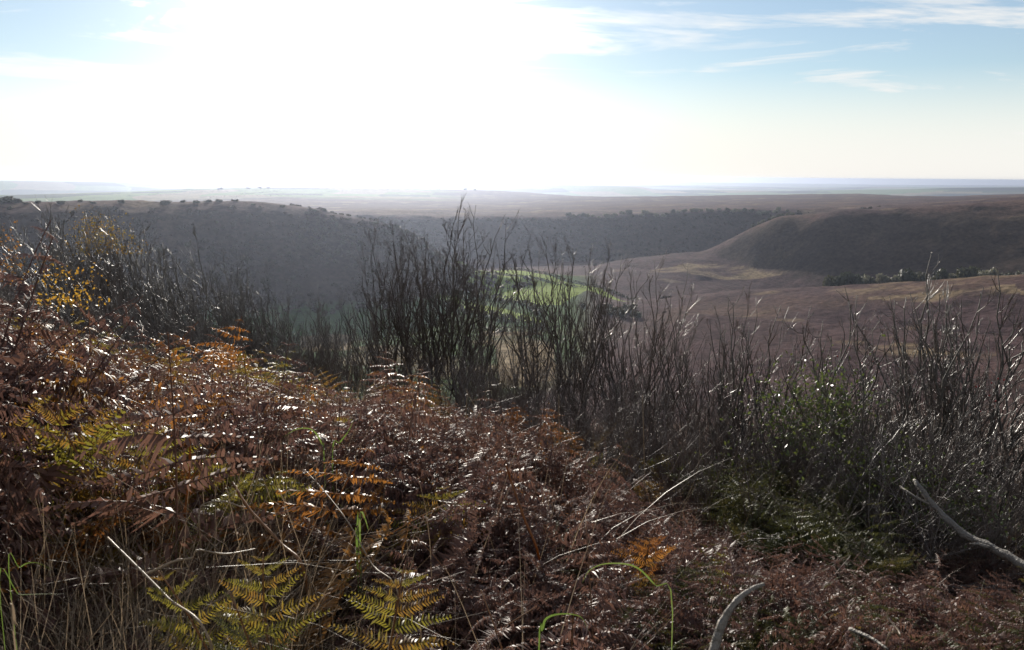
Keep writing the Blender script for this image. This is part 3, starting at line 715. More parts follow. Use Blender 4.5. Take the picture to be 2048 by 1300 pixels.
def stem_meshes(kind):
    if kind not in STEMS:
        kw = {'tall': dict(drift=.26, twigs=13, bushy=1.25, forks=3), 'brush': dict(drift=.34, twigs=16, bushy=1.2, upright=.8, thick=.8, forks=3), 'stout': dict(drift=.32, twigs=11, bushy=1.0, thick=1.25, fork=14, forks=4), 'whip': dict(drift=.3, twigs=12, bushy=1.0, upright=.7, thick=1.4, forks=3)}[kind]
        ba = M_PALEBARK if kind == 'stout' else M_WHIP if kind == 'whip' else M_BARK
        lst = []
        for i in range(7 if kind in ('tall', 'stout') else 5):
            a, b = stem_pair(500 + 31 * i + len(kind), **kw)
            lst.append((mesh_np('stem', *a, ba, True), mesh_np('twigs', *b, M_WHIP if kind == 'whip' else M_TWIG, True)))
        STEMS[kind] = lst
    return STEMS[kind]

def shrub(label, u, d, vtop, half, n, kind='tall', group=None, lean=0.0, seed=0, r0=.25, name='bare_shrub', lo=.5, squash=1.0, z0=None):
    """u: column of its foot; d: distance; vtop: row its highest tip reaches; half: half width of its crown (radians of tilt); lean: tilt to the left(-)/right(+)"""
    r = np.random.default_rng(900 + seed)
    base = at(u, d); _, t = az_t(u, vtop); ztop = EYE + d * t
    H = max(.6, ztop - base[2])
    root = obj(name, None, loc=base); tag(root, label, 'shrub', group)
    ms = stem_meshes(kind)
    for i in range(n):
        f = (i + .5) / n * 2 - 1; f = f * .75 + .5 * (r.random() - .5)
        tx = half * f * 1.0 + lean + r.normal(0, .05)             # tilt in the picture plane
        ty = r.normal(0, half * .55)
        h = H * (lo + (1.0 - lo) * r.random() ** .8) * (1 - .25 * abs(f))
        if i == n // 2: h = H; tx *= .4
        elif i % 4 == 1: h = H * r.uniform(.9, 1.02); tx *= .7; ty *= .5
        s = obj('stem', ms[r.integers(len(ms))][0], root, loc=(r.normal(0, r0) + .6 * r0 * f, r.normal(0, r0 * .6), -.05), rot=Euler((ty, tx, 0)).to_matrix().to_4x4().to_euler(), scale=(h * squash, h * squash, h))
        s.rotation_euler = (Matrix.Rotation(tx, 3, 'Y') @ Matrix.Rotation(ty, 3, 'X') @ Matrix.Rotation(r.random() * 6.28, 3, 'Z')).to_euler()
        k = [q for q in range(len(ms)) if ms[q][0] == s.data][0]
        obj('twigs', ms[k][1], s)['kind'] = 'stuff'
    return root

shrub('tallest bare many-stemmed shrub in the centre, tips reaching above the valley', 905, 9.0, 405, .30, 28, 'tall', seed=1, r0=.25, lo=.55)
shrub('bare shrub just left of the tallest central shrub, thinner and shorter', 800, 9.6, 450, .26, 14, 'tall', seed=2, r0=.22, lo=.55)
shrub('bare upright shrub just right of the tallest central shrub, above the green field', 1075, 9.4, 470, .26, 15, 'tall', seed=3, r0=.25)
shrub('slender bare shrub between the green field and the brown valley floor', 1215, 8.0, 505, .32, 14, 'tall', seed=4, r0=.25)
shrub('bare shrub right of centre in front of the pale brown valley lobe', 1330, 7.5, 530, .3, 13, 'tall', seed=5, r0=.25)
shrub('short bare shrub right of centre below the long valley ridge', 1450, 6.8, 580, .32, 12, 'tall', seed=6, r0=.25)
shrub('bare shrub with dark thick stems rising from the green bracken', 1560, 6.1, 590, .28, 10, 'stout', seed=7, r0=.2, lo=.4)
shrub('bare shrub between the leafy bush and the right edge shrub', 1690, 6.2, 570, .34, 11, 'stout', seed=8, r0=.22)
shrub('largest pale barked bare shrub at the right edge', 1950, 6.9, 505, .38, 20, 'stout', seed=9, r0=.3, lo=.5)
shrub('pale barked bare shrub cut by the right edge of the picture', 2120, 6.6, 550, .36, 11, 'stout', seed=10, r0=.3)
shrub('bare shrub with stems leaning left, beside the grey broken branch', 1830, 6.0, 590, .32, 11, 'stout', seed=11, r0=.22, lean=-.22)
GL = 'windswept bare shrubs on the left bank'
LL = ['at the left edge of the picture', 'next to the left edge, under the skyline bushes', 'left of the olive topped bush', 'right of the olive topped bush', 'below the pale willow bushes of the far slope', 'below the middle of the dark left-hand slope', 'above the orange bracken tip', 'just right of the orange bracken tip', 'above the pale tan field', 'against the shaded pasture, next to the tallest shrub', 'behind the orange sprig', 'above the yellow leafed sapling', 'at the bracken edge left of the orange tip', 'at the bracken edge right of the orange tip']
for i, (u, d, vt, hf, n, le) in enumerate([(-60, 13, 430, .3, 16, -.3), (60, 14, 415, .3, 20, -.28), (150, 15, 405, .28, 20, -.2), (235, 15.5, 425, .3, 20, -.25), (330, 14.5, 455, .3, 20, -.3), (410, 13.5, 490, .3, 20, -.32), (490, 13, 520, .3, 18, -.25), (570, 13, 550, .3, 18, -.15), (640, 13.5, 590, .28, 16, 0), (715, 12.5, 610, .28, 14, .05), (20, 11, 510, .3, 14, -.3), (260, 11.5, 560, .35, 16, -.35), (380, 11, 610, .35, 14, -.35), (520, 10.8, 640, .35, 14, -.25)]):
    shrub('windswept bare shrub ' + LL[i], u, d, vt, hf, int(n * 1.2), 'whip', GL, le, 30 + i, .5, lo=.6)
GB = 'low brushwood between the taller bare shrubs'
BL = ['left of the tallest shrub, over the pale tan field', 'at the left foot of the tallest shrub', 'at the right foot of the tallest shrub', 'below the green field', 'below the dark copse', 'below the pale brown valley lobe', 'in front of the short shrub right of centre', 'left of the shrub with dark thick stems', 'left of the glossy green bush', 'above the tip of the grey broken branch', 'behind the grey broken branch', 'at the foot of the right edge shrub']
for i, (u, d, vt, hf, n) in enumerate([(690, 9.6, 630, .35, 13), (760, 8.6, 650, .35, 13), (1000, 8.6, 620, .35, 14), (1120, 7.0, 690, .38, 14), (1230, 6.4, 720, .38, 14), (1330, 6.0, 740, .38, 14), (1430, 5.6, 760, .38, 14), (1500, 5.5, 760, .38, 14), (1640, 5.4, 770, .38, 12), (1760, 5.4, 780, .4, 14), (1880, 5.3, 770, .4, 14), (2000, 5.3, 750, .4, 14)]):
    shrub('low brown brushwood ' + BL[i], u, d, vt, hf, n, 'brush', GB, 0, 60 + i, .35, lo=.5)

# fine brushwood nobody could count, between and behind the shrubs
def build_brush():
    def merged(seed, **kw):
        (va, fa), (vb, fb) = stem_pair(seed, **kw); mb = MB(); mb.add(va, fa); mb.add(vb, fb); return mb.mesh('brushwood', M_TWIG)
    src = [merged(820 + i, drift=.36, twigs=14, bushy=1.2, upright=.7, thick=.85, forks=3) for i in range(5)]
    pts, rots, sc = [], [], []
    r = np.random.default_rng(4)
    for i in range(430):
        u = r.uniform(600, 2080); d = r.uniform(7.2, 12.5) if u < 1500 else r.uniform(6.2, 10)
        vt = np.interp(u, [600, 760, 900, 1000, 1300, 1500, 1750, 2048], [690, 680, 650, 700, 740, 770, 780, 760]) + abs(r.normal(0, 80))
        b = at(u, d); _, t = az_t(u, vt); h = EYE + d * t - b[2]
        if h < .35: continue
        pts.append(b); sc.append(h); rots.append((r.normal(0, .22), r.normal(0, .25), r.uniform(0, 6.28)))
    for i in range(220):
        u = r.uniform(-60, 680); d = r.uniform(9.5, 15)
        vt = np.interp(u, [0, 200, 400, 680], [520, 510, 600, 660]) + abs(r.normal(0, 50)); b = at(u, d); _, t = az_t(u, vt); h = EYE + d * t - b[2]
        if h < .35: continue
        pts.append(b); sc.append(h); rots.append((r.normal(0, .2), r.normal(-.25, .2), 0))
    for i in range(420):
        u = r.uniform(900, 2080); d = r.uniform(4.2, 7.0) if u > 1150 else r.uniform(5.2, 7.4); b = at(u, d)
        pts.append(b); sc.append(r.uniform(.4, 1.0)); rots.append((r.normal(0, .5), r.normal(0, .5), r.uniform(0, 6.28)))
    scatter('brushwood_mass', pts, rots, sc, src, 'tangle of fine dark brushwood filling in beneath the bare shrubs', 'brushwood')
build_brush()

# ------------------------------------------------------------------ leafy bushes
def leaf_cloud(seed, n, size, rad, mat, lumps=5, fold=.25):
    r = np.random.default_rng(seed); cs = r.normal(0, .45, (lumps, 3)) * rad; c = cs[r.integers(0, lumps, n)] + r.normal(0, .32, (n, 3)) * rad
    c[:, 2] = np.abs(c[:, 2] + rad[2] * .5)
    a = r.normal(0, 1, (n, 3)); a /= np.linalg.norm(a, axis=1)[:, None]; b = np.cross(a, r.normal(0, 1, (n, 3))); b /= np.linalg.norm(b, axis=1)[:, None]; nn = np.cross(a, b)
    s = (size * r.uniform(.6, 1.3, n))[:, None]
    v = np.stack([c - a * s, c + b * s * .55 + nn * s * fold, c + a * s, c - b * s * .55 + nn * s * fold], 1).reshape(-1, 3)
    i = np.arange(n) * 4
    f = np.concatenate([np.stack([i, i + 1, i + 2], -1), np.stack([i, i + 2, i + 3], -1)])
    return mesh_np('foliage', v, f, mat)

def leafy(label, u, d, zoff, rad, n, size, mat, seed, group=None, stems=7, cat='bush', name='leafy_bush'):
    base = at(u, d); root = obj(name, None, loc=base); tag(root, label, cat, group); r = np.random.default_rng(seed)
    f = obj('foliage', leaf_cloud(seed, n, size, np.array(rad), mat), root, loc=(0, 0, zoff)); f['kind'] = 'stuff'
    ms = stem_meshes('brush')
    for i in range(stems):
        h = (zoff + rad[2] * 1.2) * r.uniform(.75, 1.0)
        s = obj('stem', ms[i % len(ms)][0], root, loc=(r.normal(0, .1), r.normal(0, .1), -.05), scale=h)
        s.rotation_euler = (Matrix.Rotation(r.normal(0, rad[0] * .35 / max(.4, h)), 3, 'Y') @ Matrix.Rotation(r.normal(0, .15), 3, 'X')).to_euler()
        obj('twigs', ms[i % len(ms)][1], s)['kind'] = 'stuff'
    return root
leafy('glossy green leafed bush glinting among bare stems on the right', 1680, 5.5, .6, (.45, .4, .4), 1500, .015, M_LEAF, 1)
leafy('sparse green leafed bush low under the right edge shrub', 1850, 5.0, .3, (.45, .35, .35), 650, .014, M_LEAF, 2)
leafy('low dark green leafed bush beneath bare shrubs right of centre', 1545, 5.4, .3, (.45, .35, .3), 560, .014, M_LEAF, 3)
leafy('yellow green leafed bramble at the foot of the right edge shrub', 1990, 4.9, .3, (.5, .35, .3), 380, .012, M_LEAF, 7)
leafy('small yellow green leafed bush left of the grey broken branch', 1760, 5.0, .3, (.4, .3, .3), 320, .012, M_LEAF, 8)
leafy('yellow leafed sapling above the bracken at the left edge', 140, 7.6, 1.0, (.36, .3, .22), 260, .017, M_YLEAF, 4, cat='sapling', name='yellow_sapling')
leafy('olive yellow topped bush on the skyline of the left thicket', 215, 14.5, 2.3, (.5, .4, .5), 700, .018, M_FERN, 5)
leafy('small orange leafed sprig standing at the left edge of thicket', 8, 9.0, 1.2, (.18, .2, .35), 220, .015, M_RUST, 6, cat='sapling', name='orange_sapling')

# red hips on the right-hand shrub, each cluster on its own shoot
def hip_shoot(label, u, v, d, seed):
    r = np.random.default_rng(seed); a, t = az_t(u, v); top = np.array([math.sin(a) * d, math.cos(a) * d, EYE + d * t]); base = at(u, d)
    root = obj('rose_hip_shoot', None, loc=base); tag(root, label, 'shrub')
    H = top[2] - base[2]; mb = MB(); mb.tube(curve_pts((0, 0, -.05), (0, 0, H), (.1, 0, 0), 10), np.linspace(.006, .002, 10), 5)
    obj('stem', mb.mesh('stem', M_BARK), root)
    k = MB(); th = np.linspace(0, math.pi, 5)
    k.tube(np.stack([0 * th, 0 * th, -np.cos(th) * .009], -1), np.maximum(.001, np.sin(th) * .0065), 6)
    bm = k.mesh('hip', M_BERRY)
    for i in range(9): obj('hip', bm, root, loc=(r.normal(0, .12), r.normal(0, .08), H - abs(r.normal(0, .22))), rot=(r.normal(0, .5), r.normal(0, .5), 0))
hip_shoot('thin shoot with tiny red hips left of the largest right edge shrub', 1740, 690, 6.8, 1)
hip_shoot('thin shoot with tiny red hips nearest the right edge', 1990, 740, 6.4, 2)

# ------------------------------------------------------------------ fronds, blades and stalks one can pick out
def stand(u, v_top, d):
    """foot on the ground and height for something whose tip is seen at a row"""
    b = at(u, d); _, t = az_t(u, v_top); return b, max(.15, EYE + d * t - b[2])
def fern(label, u, vt, d, rz, tilt, seed, mat=None, kind='fern', group=None, name='bracken_frond', stalk=None, **kw):
    b, h = stand(u, vt, d)
    kw = dict(dict(pairs=9, bare=.35, arch=.55, ang=64, hang=.05, plen=.40, jitter=.12), **kw)
    return fern_thing(name, label, 'fern', group, b, h * 1.04, R(rz), (R(tilt[0]), R(tilt[1])), seed, mat or M_FERN, kind, stalk, **kw)
fern('large olive green bracken frond with spread side branches at far left', 270, 712, 2.9, -82, (20, 0), 301, plen=.25, bare=.56, arch=.25, pairs=5, hang=.1, ang=52)
fern('olive green bracken frond curving right beside the large left frond', 195, 750, 2.9, -95, (4, 0), 302, plen=.19, bare=.62, pairs=5, arch=.25, hang=.0, ang=48)
fern('yellow green bracken frond behind the dry grass on the left', 300, 755, 3.2, -100, (0, 3), 303, plen=.16, bare=.6, pairs=6, arch=.3, ang=58)
fern('broad yellow brown bracken frond just right of the left olive frond', 355, 785, 3.0, -80, (6, 0), 304, plen=.16, bare=.6, pairs=6, arch=.3, ang=58)
fern('low yellow bracken frond left of the two at the bottom centre', 470, 1085, 1.9, -95, (10, 0), 305, bare=.58, plen=.15, arch=.2, ang=56, pairs=7, jitter=.3, roll=.25)
fern('bright yellow green bracken frond at bottom, left of centre', 575, 1040, 2.05, -80, (4, 2), 306, bare=.58, plen=.15, arch=.2, ang=56, pairs=7, jitter=.3, roll=.25)
fern('yellow green bracken frond arching right at the bottom, left of centre', 670, 1065, 1.95, -80, (-10, 2), 307, bare=.58, plen=.15, arch=.2, ang=56, pairs=7, jitter=.3, roll=.25)
fern('green bracken frond at the very bottom below the yellow ones', 525, 1150, 1.75, -100, (4, 0), 308, M_GREENF, bare=.5, plen=.17, arch=.15, pairs=7, roll=.25)
fern('olive bracken frond in the brown mass right of centre', 880, 935, 2.9, -80, (0, 3), 309, bare=.5, plen=.3, arch=.2, pairs=7)
fern('golden bracken frond low before the bare shrubs, right of centre', 1300, 1020, 3.0, -88, (0, 4), 310, M_RUST, bare=.6, plen=.2, pairs=7, arch=.3, ang=58, roll=.3, jitter=.3)
fern('small golden bracken frond hanging in the shade of the tallest shrub', 905, 900, 4.4, -95, (0, 4), 311, bare=.5, plen=.3)
fern('tiny bright green bracken tip above the brown mass near centre', 710, 765, 4.0, -90, (0, 0), 312, M_FERN, bare=.91, plen=.035, pairs=7)
GO = 'orange bracken fronds'
fern('bright orange bracken tip above the left thicket edge', 460, 650, 6.4, -80, (0, 0), 321, M_RUST, 'dead', bare=.7, plen=.16, pairs=8)
fern('orange bracken frond at the far left edge above olive frond', 20, 745, 3.6, -70, (0, 0), 322, M_RUST, 'dead', bare=.55, plen=.25)
fern('orange brown bracken frond with a bright orange stalk, left of centre', 385, 830, 3.2, -80, (0, 2), 323, M_RUST, 'dead', bare=.45, plen=.28)
GD = 'tall dead bracken fronds above the mass'
r_ = np.random.default_rng(77)
for i, (u, vt, d) in enumerate([(800, 690, 5.2), (1010, 820, 4.6), (700, 740, 5.5), (560, 745, 5.5), (640, 800, 4.2), (1090, 905, 4.0), (1230, 905, 3.9), (1190, 960, 3.2), (430, 730, 5.2), (240, 650, 6.0), (90, 640, 5.4), (330, 690, 5.8), (960, 900, 3.6), (850, 860, 4.2), (1130, 1010, 2.6), (760, 950, 3.0), (900, 1060, 2.3), (1020, 1080, 2.2), (1230, 1100, 2.1), (180, 730, 4.2), (1350, 1130, 2.3), (760, 1150, 1.8), (1060, 1190, 1.7), (1150, 1140, 1.9)]):
    special = {0: 'tall reddish dead bracken frond standing against the tallest bare shrub', 1: 'reddish dead bracken frond right of the tallest shrub, on an orange stalk', 6: 'arching dead bracken frond curling over before the bare shrubs right of centre'}
    fern(special.get(i, 'single dead brown bracken frond standing out of the brown mass'), u, vt, d, r_.uniform(-180, 180), (r_.normal(0, 6), r_.normal(0, 6)), 340 + i, M_DEAD, 'dead', GD if i not in special else None, name='dead_bracken_frond', bare=.36, plen=.22, arch=.2 + .4 * r_.random(), hang=.3, jitter=.6, roll=.5, pairs=10)

def P(u, v, d):
    a, t = az_t(u, v); return np.array([math.sin(a) * d, math.cos(a) * d, EYE + d * t])
def smooth_path(pts, n=24):
    pts = np.array(pts); m = len(pts); t = np.arange(m); q = np.linspace(0, m - 1, n)
    out = np.zeros((n, 3))
    for j in range(3):
        y = pts[:, j]; sl = np.gradient(y); i = np.clip(q.astype(int), 0, m - 2); f = q - i
        out[:, j] = (2*f**3-3*f**2+1)*y[i] + (f**3-2*f**2+f)*sl[i] + (-2*f**3+3*f**2)*y[i+1] + (f**3-f**2)*sl[i+1]
    return out
def blade(label, path, w, mat=M_GRASS, name='grass_blade', cat='grass', extra=()):
    """an arched blade of grass: folded ribbon that rises from the ground; path of (u, v, distance)"""
    pts = [P(*q) for q in path]
    g = pts[0].copy(); g[:2] *= 1 + .5 / np.hypot(g[0], g[1]); g[2] = float(land(np.array([g[0]]), np.array([g[1]]))[0]) - .02
    if pts[0][2] - g[2] > .06: pts = [g] + pts
    org = pts[0].copy(); c = smooth_path(pts, 26) - org; n = len(c)
    tg = np.gradient(c, axis=0); side = np.cross(tg, [0.25, 1, .2]); side /= np.linalg.norm(side, axis=1)[:, None]; nr = np.cross(side, tg); nr /= np.linalg.norm(nr, axis=1)[:, None]
    s = np.linspace(0, 1, n); ww = (.55 * w * (.3 + .7 * np.minimum(1, s * 2.5)) * np.minimum(1, (1.02 - s) * 2))[:, None]
    v = np.concatenate([c - side * ww, c + nr * ww * .45, c + side * ww])
    f = [(i, i + 1, n + i + 1, n + i) for i in range(n - 1)] + [(n + i, n + i + 1, 2 * n + i + 1, 2 * n + i) for i in range(n - 1)]
    return tag(obj(name, mesh_np(name, v, f, mat, True), loc=org), label, cat)
def stalk(label, path, r0, r1, mat=M_DRY, name='dry_stalk', cat='stalk', ground=True, sides=6, twigs_=()):
    pts = [P(*q) for q in path]
    if ground:
        g = pts[0].copy(); g[:2] *= 1 + .5 / np.hypot(g[0], g[1]); g[2] = float(land(np.array([g[0]]), np.array([g[1]]))[0]) - .03
        if pts[0][2] - g[2] > .05: pts = [g] + pts
    org = pts[0].copy(); c = smooth_path(pts, 26) - org
    rq = np.random.default_rng(int(path[0][0]))
    if r0 > .02: c[:, 0] += np.cumsum(rq.normal(0, r0 * .12, 26)); c[:, 2] += np.cumsum(rq.normal(0, r0 * .12, 26))
    rr = np.linspace(r0, r1, 26) * (1 + .13 * np.sin(np.arange(26) * 2.3) + rq.normal(0, .08, 26))
    if r0 > .02: rr[-1] *= .45
    mb = MB(); mb.tube(c, rr, sides)
    root = tag(obj(name, mb.mesh(name, mat), loc=org), label, cat)
    if twigs_:
        for k in twigs_:
            d_ = rq.normal(0, 1, 3); d_[2] = abs(d_[2]); d_ /= np.linalg.norm(d_); L = r0 * rq.uniform(4, 9)
            tb = MB(); tb.tube(c[k] + np.array([[0, 0, 0], d_ * L * .5 + rq.normal(0, L * .06, 3), d_ * L]), [r0 * .4, r0 * .28, r0 * .14], 5)
            obj('twig_stub', tb.mesh('twig_stub', mat), root)
    return root

blade('long green grass blade arching over and bending down, right of centre', [(1165, 1165, 1.75), (1180, 1140, 1.75), (1215, 1127, 1.75), (1270, 1133, 1.75), (1310, 1170, 1.75), (1345, 1215, 1.72)][::-1], .0042)
blade('green grass blade bent sharply at the bottom, right of centre', [(1078, 1295, 1.4), (1085, 1262, 1.4), (1092, 1238, 1.4), (1120, 1228, 1.4), (1160, 1233, 1.4), (1178, 1262, 1.38)], .0042)
blade('short bright green upright grass blade in the centre of the brown bracken', [(714, 1085, 2.3), (715, 1050, 2.3), (716, 1022, 2.3)], .0085)
blade('bright green grass blade folded over beside the short upright one', [(720, 1080, 2.3), (722, 1026, 2.3), (731, 1040, 2.3), (738, 1065, 2.3)], .0075)
blade('yellow green grass blade arching left over the brown bracken', [(648, 915, 3.0), (645, 890, 3.0), (625, 860, 3.0), (595, 858, 3.0), (566, 874, 3.0)], .0065)
blade('thin yellow green grass blade slanting up right beside the arching one', [(665, 912, 3.0), (680, 885, 3.0), (697, 862, 3.0), (708, 838, 3.0)], .0055)
blade('green grass blade lying nearly level at the bottom left edge', [(0, 1195, 1.6), (40, 1190, 1.6), (90, 1188, 1.62), (130, 1188, 1.64)], .0022)
blade('small pale green blade at the left edge below the dry grass', [(20, 1170, 1.7), (40, 1135, 1.7), (70, 1125, 1.7), (105, 1140, 1.7)], .0022)
blade('narrow pale blade with a curled tip at bottom left edge', [(30, 1290, 1.3), (30, 1250, 1.3), (27, 1215, 1.3), (18, 1190, 1.3)], .004, M_DRY)
stalk('weathered grey broken branch leaning into the right edge', [(2110, 1165, 3.7), (2040, 1128, 3.78), (1980, 1095, 3.85), (1920, 1062, 3.92), (1870, 1018, 4.0), (1845, 985, 4.05), (1830, 963, 4.1)], .021, .010, M_WOOD, 'broken_branch', 'branch', False, 8, (8, 17))
stalk('thick pale curved stalk sticking up at the bottom right of centre', [(1405, 1420, 1.25), (1415, 1350, 1.28), (1430, 1290, 1.3), (1447, 1240, 1.31), (1472, 1203, 1.32), (1500, 1180, 1.34), (1528, 1168, 1.36)], .0105, .003, M_WOOD, 'thick_stalk', 'stalk', False)
stalk('pale twisted stalk curving over the bracken, left of centre', [(400, 1070, 2.4), (398, 1030, 2.4), (408, 1008, 2.4), (450, 1003, 2.4), (485, 1015, 2.4)], .0035, .002)
stalk('pale wavy stalk lying across the dry grass, left of centre', [(285, 1150, 2.1), (310, 1140, 2.1), (350, 1122, 2.1), (385, 1115, 2.1), (395, 1100, 2.1), (450, 1108, 2.15), (510, 1098, 2.2)], .004, .002, ground=False)
stalk('long straight pale stalk slanting down from the left frond to bottom', [(425, 1300, 1.7), (330, 1190, 1.9), (215, 1075, 2.15)][::1], .0032, .0025)
stalk('dark dead stem slanting across the bracken left of the green blade', [(610, 1150, 2.3), (560, 1085, 2.4), (500, 1020, 2.5), (465, 965, 2.6)], .006, .004, M_STALK)
stalk('long thin pale stem slanting down right below the centre blade', [(800, 1200, 2.0), (745, 1130, 2.15), (700, 1050, 2.3), (655, 990, 2.5), (610, 940, 2.7)], .0024, .0016)
stalk('bright orange bracken stalk standing in the left brown mass', [(362, 1090, 2.6), (372, 1010, 2.6), (380, 930, 2.6), (378, 850, 2.6)], .0055, .003, M_RUST, 'bracken_stalk')
stalk('orange bracken stalk leaning left of the tallest shrub', [(835, 950, 3.8), (828, 890, 3.8), (818, 840, 3.8)], .006, .004, M_RUST, 'bracken_stalk')
stalk('orange bracken stalk rising right of centre among dead fronds', [(1080, 1130, 2.5), (1050, 1040, 2.5), (1025, 970, 2.6), (1012, 930, 2.6)], .005, .0035, M_RUST, 'bracken_stalk')
stalk('upright pale dead flower stalk before the central bare shrubs', [(1115, 990, 4.2), (1117, 900, 4.2), (1118, 790, 4.2)], .004, .002)
stalk('tall pale dead stalk against the dark shrubs right of centre', [(1290, 1010, 4.4), (1288, 900, 4.4), (1285, 790, 4.4)], .004, .002)
stalk('pale nodding dead grass stem rising above the left bracken', [(310, 830, 4.2), (305, 760, 4.2), (300, 710, 4.2), (285, 690, 4.2), (277, 692, 4.2)], .003, .0018)
stalk('pale bent straw catching light left of the tallest shrub', [(605, 790, 4.4), (630, 765, 4.4), (655, 755, 4.4), (684, 745, 4.4)], .0035, .002)
stalk('pale dry stalk curving up at the bottom right corner', [(1770, 1300, 1.9), (1800, 1270, 1.95), (1775, 1235, 2.0), (1780, 1215, 2.0)], .0035, .002)
stalk('pale dead twig lying at the bottom right', [(1700, 1258, 1.9), (1740, 1275, 1.85), (1775, 1298, 1.8)], .005, .003, M_WOOD, ground=False)

# ------------------------------------------------------------------ trees and bushes of the valley and the moor
def crown_mesh(seed, mat, n=420, sz=.12, lift=.2):
    """a crown of unit radius: leaf faces in uneven clumps"""
    r = np.random.default_rng(seed); L = 9
    cc = r.normal(0, 1, (L, 3)); cc /= np.linalg.norm(cc, axis=1)[:, None]; cc *= r.uniform(.25, .68, (L, 1)); cc[:, 2] = np.abs(cc[:, 2]) * .9 + lift
    k = r.integers(0, L, n); q = r.normal(0, 1, (n, 3)); q /= np.linalg.norm(q, axis=1)[:, None]
    c = cc[k] + q * r.uniform(.2, .46, (n, 1))
    a = r.normal(0, 1, (n, 3)); a /= np.linalg.norm(a, axis=1)[:, None]; b = np.cross(a, q + .01); b /= np.linalg.norm(b, axis=1)[:, None]
    s = sz * r.uniform(.6, 1.3, (n, 1))
    v = np.stack([c - a * s, c + b * s, c + a * s, c - b * s], 1).reshape(-1, 3)
    return mesh_np('crown', v, (np.arange(n * 4).reshape(-1, 4)), mat)
def trunk_mesh():
    mb = MB(); mb.tube([(0, 0, -.3), (.02, 0, .1), (0, .02, .45), (.05, 0, .8)], [.07, .055, .04, .015], 5)
    for a in (0.4, 2.4, 4.4): mb.tube([(0, 0, .3), (.2 * math.cos(a), .2 * math.sin(a), .55), (.42 * math.cos(a), .42 * math.sin(a), .8)], [.03, .022, .008], 4)
    return mb.mesh('trunk', M_BARK)
CROWNS = {m: [crown_mesh(700 + i, m) for i in range(4)] for m in (M_CROWN, M_PALECROWN)}
TRUNK = trunk_mesh(); tcount = [0]
def tree(p, r, h, mat, label, group, cat='tree', name='moor_tree', rnd=random):
    root = obj(name, None, loc=(p[0], p[1], p[2] - .1), rot=(0, 0, rnd.uniform(0, 6.28)), scale=(r, r * rnd.uniform(.85, 1.15), h))
    tag(root, label, cat, group)
    obj('trunk', TRUNK, root); obj('crown', CROWNS[mat][tcount[0] % 4], root); tcount[0] += 1
    return root
rt = random.Random(5)
ORD = ['first', 'second', 'third', 'fourth', 'fifth', 'sixth', 'seventh', 'eighth', 'ninth', 'tenth', 'eleventh', 'twelfth', 'thirteenth', 'fourteenth', 'fifteenth', 'sixteenth', 'seventeenth', 'eighteenth', 'nineteenth', 'twentieth'] + [t_ + '-' + o_ for t_ in ('twenty', 'thirty', 'forty') for o_ in ('first', 'second', 'third', 'fourth', 'fifth', 'sixth', 'seventh', 'eighth', 'ninth', 'tenth')]
def number_row(group, text):
    row = sorted([o for o in col.objects if o.get('group') == group], key=lambda o: o.location.x / o.location.y)
    for i, o in enumerate(row): o['label'] = ORD[i] + ' ' + text
# row of bushes in the hollow at the foot of the right-hand hill
u = 1660
while u < 2075:
    d = np.interp(u, [1660, 1700, 2048], [742, 742, 728]) + rt.uniform(-4, 18); p = at(u, d); big = rt.random()
    tree(p, 5.5 + 5 * big, 7.5 + 6 * big, M_PALECROWN if rt.random() < .7 else M_CROWN, 'rounded bush in the row along the foot of the right-hand hill', 'bushes at the foot of the right-hand hill', 'bush', 'valley_bush', rt)
    u += rt.uniform(9, 19) if not 1715 < u < 1735 else 22
# fringe of trees along the edge of the middle hill
for u in np.arange(1130, 1570, 11.0):
    uu = u + rt.uniform(-5, 5); d = np.interp(uu, [1130, 1300, 1400, 1500, 1560], [1362, 1382, 1392, 1405, 1440]) + rt.uniform(-18, 4); p = at(uu, d); b = rt.uniform(.7, 1.3)
    tree(p, 6 * b, 6.5 * b, M_PALECROWN if rt.random() < .6 else M_CROWN, 'small tree in the fringe along the top of the middle hill', 'trees fringing the middle hill', 'tree', 'moor_tree', rt)
for u in np.arange(1500, 1580, 9.0):
    p = at(u + rt.uniform(-3, 3), np.interp(u, [1500, 1580], [1112, 1085]) ); tree(p, 4.5 * rt.uniform(.7, 1.3), 5, M_PALECROWN if rt.random() < .5 else M_CROWN, 'small tree where the right-hand hill runs out into its spur', 'trees on the spur of the right-hand hill', 'tree', 'moor_tree', rt)
# skyline bushes on the left-hand hill
for u, b in [(8, 1.3), (22, 1.7), (38, 1.9), (54, 1.3), (75, .7), (98, .7), (145, .9), (180, .8), (205, .7), (262, 1.1), (340, 1.5), (352, 1.1), (385, .8), (405, 1.0), (425, .9), (450, .9), (480, .7), (520, .7), (570, 1.0), (640, .9), (700, .8), (760, 1.0), (790, .9)]:
    p = at(u + rt.uniform(-6, 6), np.interp(u, [0, 450, 700, 800], [872, 872, 862, 852]) + rt.uniform(-10, 6)); tree(p, 4.6 * b * rt.uniform(.8, 1.5), 3.2 * b, M_CROWN, 'dark bush on the skyline of the left-hand hill', 'bushes on the skyline of the left-hand hill', 'bush', 'skyline_bush', rt)
# pale bushes down the left-hand slope
LB = [('pale rounded willow bush, the brightest on the dark left-hand slope', 376, 490, 4.6), ('pale willow bush left of the brightest one on the left-hand slope', 318, 497, 5.0), ('pale bush lower left on the left-hand slope above the bare thicket', 285, 512, 4.4), ('small pale bush high on the middle of the left-hand slope', 434, 443, 2.6), ('pale bush half hidden behind the left thicket', 238, 520, 4.2)]
for l, u, v, b in LB: tree(hit(u, v + 6), b, b * 1.1, M_PALECROWN, l, None, 'bush', 'willow_bush', rt)
